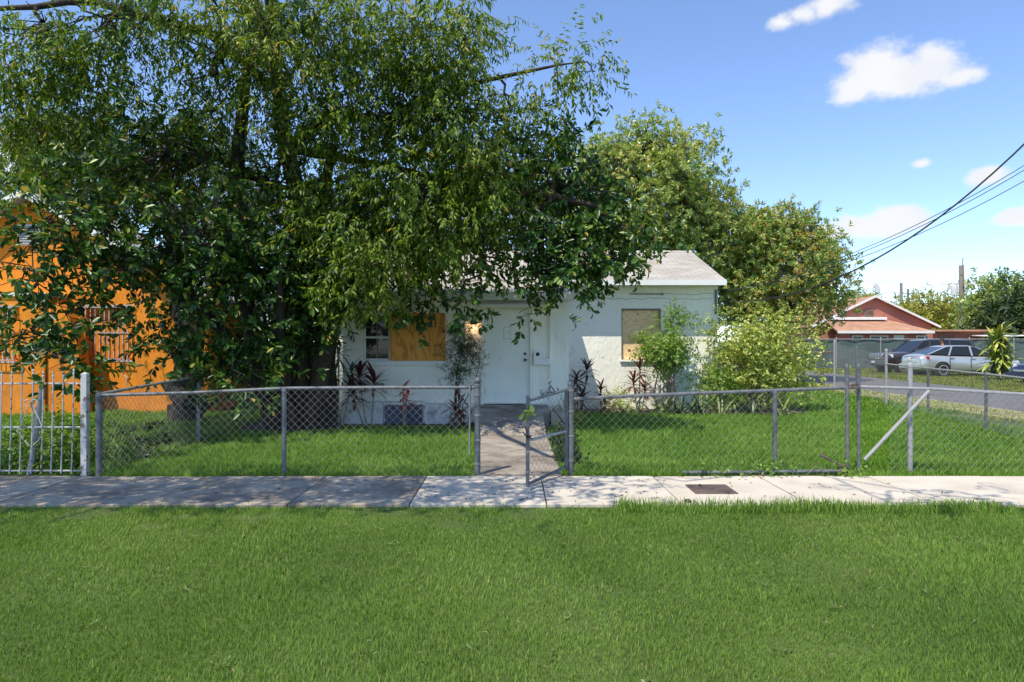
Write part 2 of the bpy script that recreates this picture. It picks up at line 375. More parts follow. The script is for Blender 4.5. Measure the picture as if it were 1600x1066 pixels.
class MB:
    def __init__(s):
        s.v = []; s.f = []
    def add(s, vs, fs):
        b = len(s.v)
        s.v += [tuple(p) for p in vs]
        s.f += [tuple(i + b for i in f) for f in fs]
        return s
    def box(s, x0, x1, y0, y1, z0, z1):
        return s.add([(x0, y0, z0), (x1, y0, z0), (x1, y1, z0), (x0, y1, z0), (x0, y0, z1), (x1, y0, z1), (x1, y1, z1), (x0, y1, z1)],
                     [(0, 3, 2, 1), (4, 5, 6, 7), (0, 1, 5, 4), (1, 2, 6, 5), (2, 3, 7, 6), (3, 0, 4, 7)])
    def hexa(s, a, b):
        """a, b: two quads (4 points each) joined"""
        return s.add(list(a) + list(b), [(0, 3, 2, 1), (4, 5, 6, 7), (0, 1, 5, 4), (1, 2, 6, 5), (2, 3, 7, 6), (3, 0, 4, 7)])
    def prism(s, poly, axis, a, b):
        n = len(poly)
        def P(u, v, w):
            return {'x': (w, u, v), 'y': (u, w, v), 'z': (u, v, w)}[axis]
        vs = [P(u, v, a) for u, v in poly] + [P(u, v, b) for u, v in poly]
        fs = [tuple(range(n))[::-1], tuple(range(n, 2 * n))] + [(i, (i + 1) % n, n + (i + 1) % n, n + i) for i in range(n)]
        return s.add(vs, fs)
    def tube(s, pts, r, n=8, cap=True):
        pts = [Vector(p) for p in pts]
        rs = r if isinstance(r, (list, tuple)) else [r] * len(pts)
        rings = []
        prev = None
        for i, p in enumerate(pts):
            d = (pts[min(i + 1, len(pts) - 1)] - pts[max(i - 1, 0)])
            d = d.normalized() if d.length > 1e-9 else Vector((0, 0, 1))
            if prev is None:
                up = Vector((0, 0, 1)) if abs(d.z) < .9 else Vector((1, 0, 0))
            else:
                up = prev
            x = (up - d * up.dot(d))
            x = x.normalized() if x.length > 1e-6 else d.orthogonal().normalized()
            prev = x
            y = d.cross(x)
            rings.append([p + (x * math.cos(2 * math.pi * k / n) + y * math.sin(2 * math.pi * k / n)) * rs[i] for k in range(n)])
        vs = [q for ring in rings for q in ring]
        fs = []
        for i in range(len(rings) - 1):
            for k in range(n):
                fs.append((i * n + k, i * n + (k + 1) % n, (i + 1) * n + (k + 1) % n, (i + 1) * n + k))
        if cap:
            fs.append(tuple(range(n))[::-1])
            fs.append(tuple(range((len(rings) - 1) * n, len(rings) * n)))
        return s.add(vs, fs)
    def lathe(s, prof, o, axis=(0, 0, 1), n=16):
        """prof: (radius, height) pairs along axis"""
        d = Vector(axis).normalized(); x = d.orthogonal().normalized(); y = d.cross(x); o = Vector(o)
        vs = []; fs = []
        for r, h in prof:
            for k in range(n):
                a = 2 * math.pi * k / n
                vs.append(o + d * h + (x * math.cos(a) + y * math.sin(a)) * max(r, 1e-4))
        for i in range(len(prof) - 1):
            for k in range(n):
                fs.append((i * n + k, i * n + (k + 1) % n, (i + 1) * n + (k + 1) % n, (i + 1) * n + k))
        fs.append(tuple(range(n))[::-1]); fs.append(tuple(range((len(prof) - 1) * n, len(prof) * n)))
        return s.add(vs, fs)
    def loft(s, secs, closed=True, cap=True):
        n = len(secs[0]); vs = [p for q in secs for p in q]; fs = []
        for i in range(len(secs) - 1):
            for k in range(n if closed else n - 1):
                fs.append((i * n + k, i * n + (k + 1) % n, (i + 1) * n + (k + 1) % n, (i + 1) * n + k))
        if cap:
            fs.append(tuple(range(n))[::-1]); fs.append(tuple(range((len(secs) - 1) * n, len(secs) * n)))
        return s.add(vs, fs)
    def mesh(s, name, smooth=False):
        me = bpy.data.meshes.new(name)
        me.from_pydata(s.v, [], s.f)
        bm = bmesh.new(); bm.from_mesh(me); bmesh.ops.recalc_face_normals(bm, faces=bm.faces); bm.to_mesh(me); bm.free()
        if smooth:
            me.polygons.foreach_set('use_smooth', [True] * len(me.polygons))
            try:
                me.set_sharp_from_angle(angle=R(40))
            except Exception:
                pass
        return me
    def build(s, name, mat, parent=None, smooth=False, world=True, bevel=0, label=None):
        me = s.mesh(name, smooth)
        me.materials.append(M[mat])
        o = bpy.data.objects.new(name, me)
        place(o, parent, world)
        if bevel:
            b = o.modifiers.new('bevel', 'BEVEL'); b.width = bevel; b.segments = 2; b.limit_method = 'ANGLE'
        if label: o['label'] = label
        return o
def np_mesh(name, verts, tris, mat, rnd=None, parent=None, quads=None):
    me = bpy.data.meshes.new(name)
    nv = len(verts)
    me.vertices.add(nv)
    me.vertices.foreach_set('co', np.asarray(verts, np.float32).ravel())
    nt_ = len(tris)
    me.loops.add(nt_ * 3)
    me.loops.foreach_set('vertex_index', np.asarray(tris, np.int32).ravel())
    me.polygons.add(nt_)
    me.polygons.foreach_set('loop_start', np.arange(0, nt_ * 3, 3, dtype=np.int32))
    me.polygons.foreach_set('loop_total', np.full(nt_, 3, np.int32))
    me.update(calc_edges=True)
    if rnd is not None:
        a = me.attributes.new('rnd', 'FLOAT', 'POINT')
        a.data.foreach_set('value', np.asarray(rnd, np.float32))
    me.materials.append(M[mat])
    o = bpy.data.objects.new(name, me)
    place(o, parent)
    return o
def nrm(a):
    return a / np.maximum(np.linalg.norm(a, axis=-1, keepdims=True), 1e-9)
def wave(x, y, seed, f=1.0):
    r = np.random.default_rng(seed)
    s = 0
    for i in range(6):
        a = r.uniform(0, 6.28); k = f * r.uniform(.5, 2.4); ph = r.uniform(0, 6.28)
        s = s + np.sin((x * math.cos(a) + y * math.sin(a)) * k + ph)
    return s / 6
def leaf_geo(rng, base, ldir, L, W, four, flat=.4, updir=None):
    n = len(base)
    up = np.zeros((n, 3)); up[:, 2] = 1
    if updir is not None:
        up = updir
    up = up + rng.normal(size=(n, 3)) * flat
    side = nrm(np.cross(ldir, up)); nn = nrm(np.cross(side, ldir))
    ln = (L * rng.uniform(.65, 1.2, n))[:, None]; wd = (W * rng.uniform(.75, 1.15, n))[:, None] * .5
    tip = base + ldir * ln - nn * ln * .12
    if four:
        l1 = base + ldir * ln * .36 - side * wd * .78 + nn * wd * .3; r1 = base + ldir * ln * .36 + side * wd * .78 + nn * wd * .3
        l2 = base + ldir * ln * .7 - side * wd + nn * wd * .15; r2 = base + ldir * ln * .7 + side * wd + nn * wd * .15
        v = np.stack([base, l1, l2, tip, r2, r1], 1).reshape(-1, 3)
        i = np.arange(n)[:, None] * 6
        t = np.concatenate([i + [0, 3, 2], i + [0, 2, 1], i + [0, 4, 3], i + [0, 5, 4]], 1).reshape(-1, 3)
        kk = 6
    else:
        l1 = base + ldir * ln * .45 - side * wd + nn * wd * .35; r1 = base + ldir * ln * .45 + side * wd + nn * wd * .35
        v = np.stack([base, l1, tip, r1], 1).reshape(-1, 3)
        i = np.arange(n)[:, None] * 4
        t = np.concatenate([i + [0, 2, 1], i + [0, 3, 2]], 1).reshape(-1, 3)
        kk = 4
    rnd = np.repeat(np.clip(rng.normal(.5, .22, n), 0, 1), kk)
    return v, t, rnd
def foliage(seed, lobes, L, W, per=9, twig=.28, droop=.3, clump=.3, four=False, shell=.55, tw_per_m3=None):
    """lobes: (x, y, z, rx, ry, rz, clumps, twigs per clump); returns verts, tris, rnd and the clump centres of each lobe"""
    rng = np.random.default_rng(seed)
    P, D, O, cc = [], [], [], []
    for (x, y, z, rx, ry, rz, nc, ntw) in lobes:
        u = nrm(rng.normal(size=(nc, 3)))
        r = 1 - shell * rng.random((nc, 1)) ** 1.4
        r = r * np.where(rng.random((nc, 1)) < .25, rng.random((nc, 1)) ** .5, 1)
        c = np.array([x, y, z]) + u * r * np.array([rx, ry, rz])
        cc.append(c)
        p = np.repeat(c, ntw, 0)
        off = rng.normal(size=p.shape) * np.array([clump, clump, clump * .7])
        p = p + off
        o = nrm((p - np.array([x, y, z])) / np.array([rx, ry, rz]) ** 2)
        d = nrm(o * .6 + nrm(off) * .5 + rng.normal(size=p.shape) * .45 + np.array([0, 0, -droop]))
        P.append(p); D.append(d); O.append(o)
    P = np.concatenate(P); D = np.concatenate(D)
    n = len(P)
    base = np.repeat(P, per, 0); d = np.repeat(D, per, 0)
    t = (np.tile(np.arange(per), n) + rng.random(n * per)) / per * twig
    side = nrm(np.cross(d, rng.normal(size=d.shape)))
    ld = nrm(d * .55 + side * .9 + np.array([0, 0, -droop * .9]))
    ud = nrm(np.repeat(np.concatenate(O), per, 0) * .75 + np.array([0, 0, .8]))
    v, tr, rn = leaf_geo(rng, base + d * t[:, None], ld, L, W, four, .38, ud)
    return v, tr, rn, cc
def limb(mb, a, b, r0, r1, rng, n=6, wob=.12, sag=0.0, sides=7):
    a = Vector(a); b = Vector(b); L = (b - a).length
    pts = []
    for i in range(n):
        t = i / (n - 1)
        p = a.lerp(b, t)
        if 0 < i < n - 1:
            p = p + Vector(rng.normal(size=3)) * wob * L * .12
        p.z += sag * math.sin(math.pi * t) * L
        pts.append(p)
    mb.tube(pts, [r0 + (r1 - r0) * (i / (n - 1)) for i in range(n)], sides)
    return pts
def tree(name, label, cat, base, stems, lobes, leafmat, L, W, seed, per=9, twig=.28, droop=.3, clump=.3, four=False, bark='bark', shell=.55, group=None, r_limb=.06, twigs=True, flare=1.0):
    """stems: list of (points, radii); limbs run from the nearest stem point to each lobe and on to its clumps"""
    rng = np.random.default_rng(seed + 991)
    t = thing(name, label, cat, base, 0, group)
    v, tr, rn, cc = foliage(seed, lobes, L, W, per, twig, droop, clump, four, shell)
    mb = MB()
    nodes = []
    for pts, rad in stems:
        fine, fr = [], []
        for i in range(len(pts) - 1):
            for s in range(4):
                q = Vector(pts[i]).lerp(Vector(pts[i + 1]), s / 4)
                if i or s:
                    q = q + Vector(rng.normal(size=3)) * rad[i] * .22
                fine.append(q); fr.append((rad[i] + (rad[i + 1] - rad[i]) * s / 4) * rng.uniform(.93, 1.07))
        fine.append(Vector(pts[-1])); fr.append(rad[-1])
        mb.tube(fine, fr, 10)
        nodes += list(zip(fine[len(fine) // 4:], fr[len(fine) // 4:]))
    order = sorted(range(len(lobes)), key=lambda i: min((q[0] - Vector(lobes[i][:3])).length for q in nodes))
    for i in order:
        lb, c = lobes[i], cc[i]
        ce = Vector(lb[:3])
        near = sorted(nodes, key=lambda q: (q[0] - ce).length + max(0, ce.z - q[0].z) * .5)[0]
        r0 = max(.012, min(near[1] * .75, r_limb))
        nodes.append((ce, r0 * .6))
        pts = limb(mb, near[0], ce, r0, r0 * .45, rng, 7, 1.0, .03)
        if twigs:
            for q in c:
                s = pts[int(rng.integers(3, 7))]
                limb(mb, s, q, r0 * .34, .006, rng, 4, .9, -.02, 5)
    mb.build('trunk', bark, t, smooth=True)
    np_mesh('crown', v, tr, leafmat, rn, t)
    return t
def px(x, y, d):
    """where the sight line of a pixel of the photograph is at distance d from the camera"""
    return ((x - 800) / 1067 * d, d, 1.65 - (y - 533) / 1067 * d)

# ================================================================== the setting
def struct(o, kind='structure'):
    o['kind'] = kind
    return o
g = MB().add([(-600, -60, 0), (600, -60, 0), (600, 1200, 0), (-600, 1200, 0)], [(0, 1, 2, 3)]).build('ground', 'lawn_ground')
struct(g)
# side street running away from the camera, on the right
road = MB()
road.hexa([(11.7, -40, -.1), (16.1, -40, -.1), (16.1, 160, -.1), (11.7, 160, -.1)], [(11.7, -40, .012), (16.1, -40, .012), (16.1, 160, .012), (11.7, 160, .012)])
struct(road.build('road', 'asphalt'))
vg = MB()
pts = [(10.35, y) for y in range(6, 60, 3)]
rng = np.random.default_rng(5)
lft = [(10.3 + rng.uniform(-.25, .3), y) for y in np.arange(14, 46, 1.1)]
vs = []; fs = []
for i, (x, y) in enumerate(lft):
    vs += [(x, y, .006), (11.78 + rng.uniform(-.06, .12), y, .018)]
    if i:
        fs.append((2 * i - 2, 2 * i - 1, 2 * i + 1, 2 * i))
struct(MB().add(vs, fs).build('verge', 'dry_verge'))
# planting beds along the house
bed = MB()
def blob_sheet(mb, pts, z, rng, n=40, amp=.1):
    """irregular sheet through a closed outline"""
    out = []
    m = len(pts)
    for i in range(m):
        a, b = Vector(pts[i]), Vector(pts[(i + 1) % m])
        k = max(2, int((b - a).length / .25))
        for j in range(k):
            p = a.lerp(b, j / k)
            out.append((p.x + rng.uniform(-amp, amp), p.y + rng.uniform(-amp, amp), z))
    mb.add(out, [tuple(range(len(out)))])
blob_sheet(bed, [(-3.9, 13.05), (-1.6, 13.05), (-.75, 12.7), (-.7, 14.2), (-4.6, 14.2), (-4.9, 12.4)], .006, rng, amp=.07)
struct(bed.build('soil_bed', 'soil'))
bed = MB()
blob_sheet(bed, [(1.0, 15.35), (4.2, 15.4), (7.0, 15.3), (7.2, 17.2), (1.0, 17.2)], .006, rng, amp=.1)
struct(bed.build('soil_bed', 'soil'))
bed = MB()
blob_sheet(bed, [(-5.6, 12.2), (-3.6, 11.95), (-3.2, 12.8), (-3.6, 14.4), (-5.9, 14.6)], .009, rng, amp=.1)
struct(bed.build('soil_bed', 'soil'))

# sidewalk, slab by slab
walk = thing('sidewalk', 'concrete sidewalk of square slabs crossing the whole picture', None, (0, 7.48, 0))
struct(walk)
xs = [-12.3, -10.9, -9.4, -8.0, -6.6, -5.16, -3.68, -2.23, -1.02, .345, 1.69, 2.95, 4.25, 5.6, 6.95, 8.3, 9.9, 11.65]
rng = np.random.default_rng(3)
for i in range(len(xs) - 1):
    a, b = xs[i] + .007, xs[i + 1] - .007
    z = .03 + rng.uniform(-.004, .004); dz = rng.uniform(-.004, .004)
    e = rng.uniform(-.012, .012, 4)
    m = MB().hexa([(a, 6.77 + e[0], -.1), (b, 6.77 + e[1], -.1), (b, 8.19 + e[2], -.1), (a, 8.19 + e[3], -.1)],
                  [(a, 6.77 + e[0], z), (b, 6.77 + e[1], z + dz), (b, 8.19 + e[2], z + dz), (a, 8.19 + e[3], z)])
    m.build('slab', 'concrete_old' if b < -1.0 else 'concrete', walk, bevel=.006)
path = thing('path', 'stained concrete path sloping up from the gate to the front door', None, (0, 10, 0))
struct(path)
MB().hexa([(-.42, 8.22, -.1), (.6, 8.22, -.1), (.6, 9.98, -.1), (-.47, 9.98, -.1)], [(-.42, 8.22, .026), (.6, 8.22, .028), (.6, 9.98, .03), (-.47, 9.98, .03)]).build('slab', 'concrete_path', path, bevel=.006)
MB().hexa([(-.47, 10.0, -.1), (.6, 10.0, -.1), (.59, 11.63, -.1), (-.53, 11.63, -.1)], [(-.47, 10.0, .032), (.6, 10.0, .03), (.59, 11.63, .045), (-.53, 11.63, .045)]).build('slab', 'concrete_path', path, bevel=.006)
MB().hexa([(-.56, 11.65, -.1), (.59, 11.65, -.1), (.58, 13.1, -.1), (-.62, 13.1, -.1)], [(-.56, 11.65, .05), (.59, 11.65, .05), (.58, 13.1, .33), (-.62, 13.1, .33)]).build('slab', 'concrete_path', path, bevel=.008)
MB().hexa([(-.66, 13.11, -.1), (.72, 13.11, -.1), (.72, 13.78, -.1), (-.66, 13.78, -.1)], [(-.66, 13.11, .34), (.72, 13.11, .34), (.72, 13.78, .37), (-.66, 13.78, .37)]).build('slab', 'concrete_path', path, bevel=.01)

# ================================================================== boarded white house
H = thing('bungalow', 'low white stucco bungalow with boarded windows and grey shingle roof', 'house', (0, 17, 0))
def cells(mb, xb, zb, depth, back, y0):
    """wall of boxes; depth[j][i] is the recess of cell i in row j, None leaves it open"""
    for j in range(len(zb) - 1):
        for i in range(len(xb) - 1):
            d = depth[j][i]
            if d is None:
                continue
            mb.box(xb[i], xb[i + 1], y0 + d, back, zb[j], zb[j + 1])
# front porch wall
xb = [-3.42, -3.02, -1.34, -.94, -.62, -.57, .37, .41, .76, 1.15]
zb = [0, .40, 1.16, 1.25, 2.2, 2.31, 2.52]
W0 = [[0, 0, 0, 0, 0, 0, 0, 0, 0],
      [0, 0, 0, .05, .02, None, .02, .07, 0],
      [0, 0, 0, -.03, .02, None, .02, .07, 0],
      [0, None, 0, .09, .02, None, .02, .07, 0],
      [0, 0, 0, .09, .02, None, .02, .07, 0],
      [0, 0, 0, 0, 0, 0, 0, 0, 0]]
w = MB(); cells(w, xb, zb, W0, 14.05, 13.8)
w.box(-3.42, -3.22, 14.052, 16.72, 0, 2.52)
w.box(.95, 1.15, 14.052, 16.58, 0, 2.52)
w.build('porch_wall', 'stucco', H)
# plinth in front
p = MB(); p.box(-3.40, -2.56, 13.52, 13.797, 0, .44); p.box(-2.56, -1.74, 13.60, 13.797, 0, .44); p.box(-1.74, -1.22, 13.52, 13.797, 0, .40)
p.build('plinth', 'plinth', H, bevel=.012)
v = MB(); v.box(-2.52, -1.78, 13.545, 13.598, .02, .38)
vo = v.build('crawl_vent', 'vent_dark', H)
for k in range(5):
    MB().box(-2.50, -1.80, 13.535, 13.544, .05 + k * .066, .075 + k * .066).build('slat', 'vent_dark', vo)
MB().box(-3.08, -1.26, 13.72, 13.797, 1.15, 1.245).build('window_sill', 'white_paint', H, bevel=.008)
# porch window beside the board
wd = MB(); wd.box(-3.02, -2.47, 13.93, 13.95, 1.25, 2.2)
wo_ = wd.build('window', 'glass', H)
fr = MB()
for z in (1.25, 1.70, 2.155):
    fr.box(-3.018, -2.475, 13.90, 13.928, z + .002, z + .045)
for x in (-3.018, -2.515):
    fr.box(x, x + .04, 13.902, 13.926, 1.30, 2.15)
fr.build('frame', 'white_paint', wo_)
mu = MB()
for z in (1.47, 1.93):
    mu.box(-2.976, -2.517, 13.908, 13.922, z, z + .016)
mu.box(-2.76, -2.742, 13.906, 13.924, 1.30, 2.15)
mu.build('muntin', 'wire_dark', wo_)
bo = MB(); bo.box(-2.465, -1.345, 13.775, 13.793, 1.252, 2.215); bo.build('plywood_board', 'ply_orange', H, label='orange weathered plywood sheet over the porch window')
def screws(x0, x1, z0, z1, y):
    for x in np.linspace(x0 + .04, x1 - .04, 4):
        for z in (z0 + .04, z1 - .04):
            MB().lathe([(.011, 0), (.009, .005)], (x + .013 * math.sin(x * 31), y, z + .01 * math.sin(x * 17)), (0, -1, 0), 8).build('screw', 'wire_dark', H)
screws(-2.465, -1.345, 1.252, 2.215, 13.7755)
screws(2.69, 3.59, 1.20, 2.40, 16.6905)
# door
d = MB(); d.box(-.555, .355, 13.90, 13.945, .385, 2.295); dr = d.build('door', 'door_paint', H, bevel=.004)
fz = MB(); fz.box(-.57, -.557, 13.83, 13.95, .385, 2.308); fz.box(.357, .37, 13.83, 13.95, .385, 2.308); fz.box(-.555, .355, 13.83, 13.95, 2.297, 2.308)
fz.build('door_frame', 'white_paint', H)
MB().box(-.57, .37, 13.80, 13.96, .362, .384).build('threshold', 'galv', H)
MB().lathe([(.03, 0), (.03, .012), (.02, .022)], (.265, 13.90, 1.39), (0, -1, 0), 14).build('deadbolt', 'galv', dr, smooth=True)
MB().lathe([(.033, 0), (.033, .01), (.012, .016), (.012, .04), (.03, .05), (.033, .066), (.02, .078)], (.265, 13.90, 1.265), (0, -1, 0), 14).build('door_knob', 'galv', dr, smooth=True)
for z in (.62, 1.36, 2.05):
    MB().box(-.566, -.545, 13.882, 13.899, z - .05, z + .05).build('hinge', 'wire_dark', dr)
rs = MB(); rng = np.random.default_rng(8)
def stroke(mb, pts, w, y):
    for a, b in zip(pts[:-1], pts[1:]):
        a = Vector(a); b = Vector(b); n = Vector((-(b - a).y, (b - a).x)).normalized() * w
        mb.add([(a.x - n.x, y, a.y - n.y), (b.x - n.x, y, b.y - n.y), (b.x + n.x, y, b.y + n.y), (a.x + n.x, y, a.y + n.y)], [(0, 1, 2, 3)])
stroke(rs, [(-.17, 1.69), (-.165, 1.93), (-.15, 1.95)], .004, 13.8975)
stroke(rs, [(-.18, 1.695), (-.1, 1.69), (-.03, 1.70), (0, 1.685)], .004, 13.897)
stroke(rs, [(-.14, 1.93), (-.06, 1.94), (-.02, 1.92)], .003, 13.897)
stroke(rs, [(-.02, 1.92), (-.03, 1.84), (-.08, 1.82), (-.025, 1.8), (-.03, 1.72)], .003, 13.8975)
rs.build('tape_residue', 'galv_light', dr)
# porch lamp
lp = MB(); lp.lathe([(.03, .0), (.028, .05), (.06, .075), (.075, .13), (.078, .15)], (-.775, 13.79, 2.13), (0, 0, -1), 14)
lp.tube([(-.775, 13.885, 2.10), (-.775, 13.84, 2.16), (-.775, 13.79, 2.14)], .01, 6)
lo = lp.build('wall_lamp', 'dark', H, smooth=True)
MB().lathe([(.005, 0), (.028, .02), (.03, .04), (.012, .06)], (-.775, 13.79, 2.03), (0, 0, -1), 10).build('bulb', 'bulb', lo, smooth=True)
pl = bpy.data.lights.new('porch_bulb', 'POINT'); pl.energy = .8; pl.color = (1, .58, .26); pl.shadow_soft_size = .03
plo = bpy.data.objects.new('porch_bulb', pl); place(plo, H); plo.location = (-.775, 13.79, 1.93)
# side panel, mailbox, shelf, hatch
mbx = MB()
arc = [(.44 + .075 + .075 * math.cos(a), 1.30 + .10 + .075 * math.sin(a)) for a in np.linspace(math.pi, 0, 9)]
mbx.prism([(.44, 1.305)] + arc + [(.59, 1.305)], 'y', 13.68, 13.868)
mo = mbx.build('mailbox', 'white_paint', H)
MB().lathe([(.04, 0), (.04, .004)], (.515, 13.68, 1.385), (0, -1, 0), 14).build('opening', 'dark', mo)
mf = MB(); mf.prism([(.592, 1.305), (.69, 1.305), (.66, 1.36), (.592, 1.42)], 'y', 13.70, 13.868); mf.build('flap', 'white_paint', mo)
MB().box(.43, .755, 13.70, 13.868, 1.17, 1.303).build('shelf_box', 'white_paint', H, bevel=.01)
ht = MB(); ht.box(.58, .73, 13.858, 13.868, .80, 1.12); ht.build('hatch', 'stucco', H, bevel=.004)
# canopy over door and porch roof
MB().box(-.62, .90, 13.38, 13.797, 2.33, 2.365).build('door_canopy', 'white_paint', H)
pr = MB()
pr.hexa([(-3.75, 13.40, 2.54), (1.28, 13.40, 2.54), (1.28, 16.2, 3.02), (-3.75, 16.2, 3.02)], [(-3.75, 13.40, 2.60), (1.28, 13.40, 2.60), (1.28, 16.2, 3.08), (-3.75, 16.2, 3.08)])
pr.build('porch_roof', 'shingle', H)
fb = MB(); fb.box(-3.75, 1.28, 13.375, 13.398, 2.455, 2.612); fb.box(-3.75, 1.28, 13.40, 13.797, 2.523, 2.538); fb.build('porch_fascia', 'white_paint', H)
MB().add([(1.24, 13.41, 2.53), (1.24, 16.15, 3.0), (1.24, 16.15, 2.6), (1.24, 13.41, 2.45)], [(0, 1, 2, 3)]).build('porch_gable_trim', 'white_paint', H)
# main body
b = MB(); b.prism([(16.75, 0), (21.8, 0), (21.8, 3.02), (19.2, 3.93), (16.75, 3.06)], 'x', -4.4, 4.97)
b.build('body', 'stucco', H)
xb = [-4.4, 1.1, 2.66, 3.62, 5.0]; zb = [0, 1.19, 2.44, 3.06]
w = MB(); cells(w, xb, zb, [[0, 0, 0, 0], [0, 0, None, 0], [0, 0, 0, 0]], 16.748, 16.6)
w.box(4.971, 5.0, 16.749, 21.8, 0, 3.02)
w.build('front_wall', 'stucco', H)
MB().box(2.69, 3.59, 16.69, 16.71, 1.20, 2.40).build('plywood_board', 'ply_pale', H, label='pale knotty plywood sheet filling the square front window')
fr = MB(); fr.box(2.663, 2.688, 16.64, 16.72, 1.2, 2.437); fr.box(3.592, 3.617, 16.64, 16.72, 1.2, 2.437); fr.box(2.69, 3.59, 16.64, 16.72, 2.402, 2.437)
fr.build('window_frame', 'pole_wood', H)
MB().box(2.62, 3.66, 16.54, 16.70, 1.14, 1.188).build('window_sill', 'white_paint', H, bevel=.008)
rf = MB()
rf.hexa([(-4.75, 16.05, 3.02), (5.03, 16.05, 3.02), (5.03, 19.2, 4.10), (-4.75, 19.2, 4.10)], [(-4.75, 16.05, 3.09), (5.03, 16.05, 3.09), (5.03, 19.2, 4.17), (-4.75, 19.2, 4.17)])
rf.hexa([(-4.75, 19.201, 4.10), (5.03, 19.201, 4.10), (5.03, 22.3, 3.02), (-4.75, 22.3, 3.02)], [(-4.75, 19.201, 4.17), (5.03, 19.201, 4.17), (5.03, 22.3, 3.09), (-4.75, 22.3, 3.09)])
ro = rf.build('roof', 'shingle', H)
rc = MB()
for k in range(33):
    x = -4.75 + k * .2964
    rc.hexa([(x, 19.04, 4.12), (x + .293, 19.04, 4.12), (x + .293, 19.36, 4.12), (x, 19.36, 4.12)], [(x, 19.15, 4.182), (x + .293, 19.15, 4.19), (x + .293, 19.25, 4.19), (x, 19.25, 4.182)])
rc.build('ridge_cap', 'shingle', ro)
fb = MB(); fb.box(1.29, 5.045, 16.03, 16.047, 2.965, 3.095); fb.box(1.29, 5.03, 16.05, 16.598, 2.985, 3.005); fb.build('fascia', 'white_paint', H)
rk = MB(); rk.hexa([(5.031, 16.05, 2.97), (5.047, 16.05, 2.97), (5.047, 16.05, 3.07), (5.031, 16.05, 3.07)], [(5.031, 19.2, 4.05), (5.047, 19.2, 4.05), (5.047, 19.2, 4.15), (5.031, 19.2, 4.15)])
rk.build('rake_board', 'white_paint', H)
rng = np.random.default_rng(21)
for z0, xa, xz in ((2.68, 1.35, 4.95), (2.80, 3.65, 4.95)):
    pts = [(x, z0 + .012 * math.sin(x * 4) + rng.uniform(-.02, .02)) for x in np.arange(xa, xz, .11)]
    ck = MB(); stroke(ck, pts, .0045, 16.597); ck.build('crack', 'galv', H)
for q in range(5):
    x, z = rng.uniform(1.5, 2.3), rng.uniform(1.9, 2.1)
    if q > 3: x, z = rng.uniform(1.5, 2.6), rng.uniform(1.2, 2.0)
    ck = MB(); stroke(ck, [(x, z), (x + rng.uniform(-.06, .06), z + rng.uniform(.015, .04))], .008, 16.5965); ck.build('paint_chip', 'galv', H)
cn = MB(); cn.tube([(2.85, 16.57, 2.80), (3.66, 16.57, 2.79)], .018, 8); cn.build('conduit', 'galv_light', H, smooth=True)
MB().box(3.62, 3.68, 16.55, 16.597, 2.76, 2.82).build('conduit_box', 'galv_light', H)
# bracket for the service cables
MB().tube([(4.95, 16.56, 2.3), (4.95, 16.56, 2.9)], .025, 8).build('cable_mast', 'galv', H, smooth=True)

# corrugated sheet leaning on the wall
lean = MB(); sec = []
for i in range(25):
    u = i / 24 * .62
    w_ = .02 * math.sin(i * math.pi / 2)
    sec.append((u, w_))
def corr(u, w_, t):
    return (3.98 + u * .85 - .55 * (1 - t) + .62 * (1 - t) * .0, 15.95 + .5 * t + w_, .02 + 1.35 * t)
vs = []; fs = []
for i, (u, w_) in enumerate(sec):
    vs += [(3.98 + u - .28 * t * 0 - .0 + (-.22 * t), 16.02 + .5 * t + w_, .02 + 1.36 * t) for t in (0, 1)]
    if i: fs.append((2 * i - 2, 2 * i, 2 * i + 1, 2 * i - 1))
lean.add(vs, fs)
lo = lean.build('corrugated_sheet', 'sheet')
so = lo.modifiers.new('thickness', 'SOLIDIFY'); so.thickness = .006
tag(lo, 'pale green corrugated sheet leaning on the bungalow wall behind shrubs', 'sheet')
# concrete block by the step and rod
o = MB().box(.74, 1.02, 13.0, 13.40, 0, .30).build('concrete_block', 'concrete_old', bevel=.015)
tag(o, 'dirty concrete block beside the front step', 'block')
o = MB().tube([(.78, 12.95, .36), (1.02, 12.2, .06)], .012, 6).build('iron_rod', 'cable', smooth=True)
tag(o, 'thin dark iron rod leaning on the concrete block', 'rod')

# ================================================================== orange house
O = thing('orange_house', 'bright orange stucco house with gable and white window grilles behind the tree', 'house', (-11, 16, 0))
b = MB(); b.prism([(-15.0, 0), (-7.0, 0), (-7.0, 2.72), (-11.0, 4.95), (-15.0, 2.72)], 'y', 15.85, 18.2)
b.build('body', 'orange', O)
xb = [-15.0, -10.20, -9.80, -8.70, -7.0]; zb = [0, 1.2, 2.45, 2.72]
w = MB(); cells(w, xb, zb, [[0, 0, 0, 0], [0, 0, None, 0], [0, 0, 0, 0]], 15.848, 15.7)
w.prism([(-15.0, 2.721), (-7.0, 2.721), (-11.0, 4.95)], 'y', 15.7, 15.848)
w.build('front_wall', 'orange', O)
xb = [-15.0, -11.6, -10.75, -10.20]; zb = [0, 1.2, 2.4, 2.62]
w = MB(); cells(w, xb, zb, [[0, 0, 0], [0, .13, 0], [0, 0, 0]], 15.698, 14.9)
w.build('projecting_bay', 'orange', O)
MB().box(-15.05, -10.15, 14.85, 15.698, 2.622, 2.70).build('bay_roof', 'white_paint', O)
ct = [(-10.19, 0)] + [(-9.35 - .62 * (1 - math.cos(t)) - .05, .0 + 2.5 * math.sin(t)) for t in np.linspace(0.0, 1.35, 10)] + [(-10.19, 2.5)]
MB().prism(ct, 'y', 14.96, 15.30).build('buttress', 'orange', O)
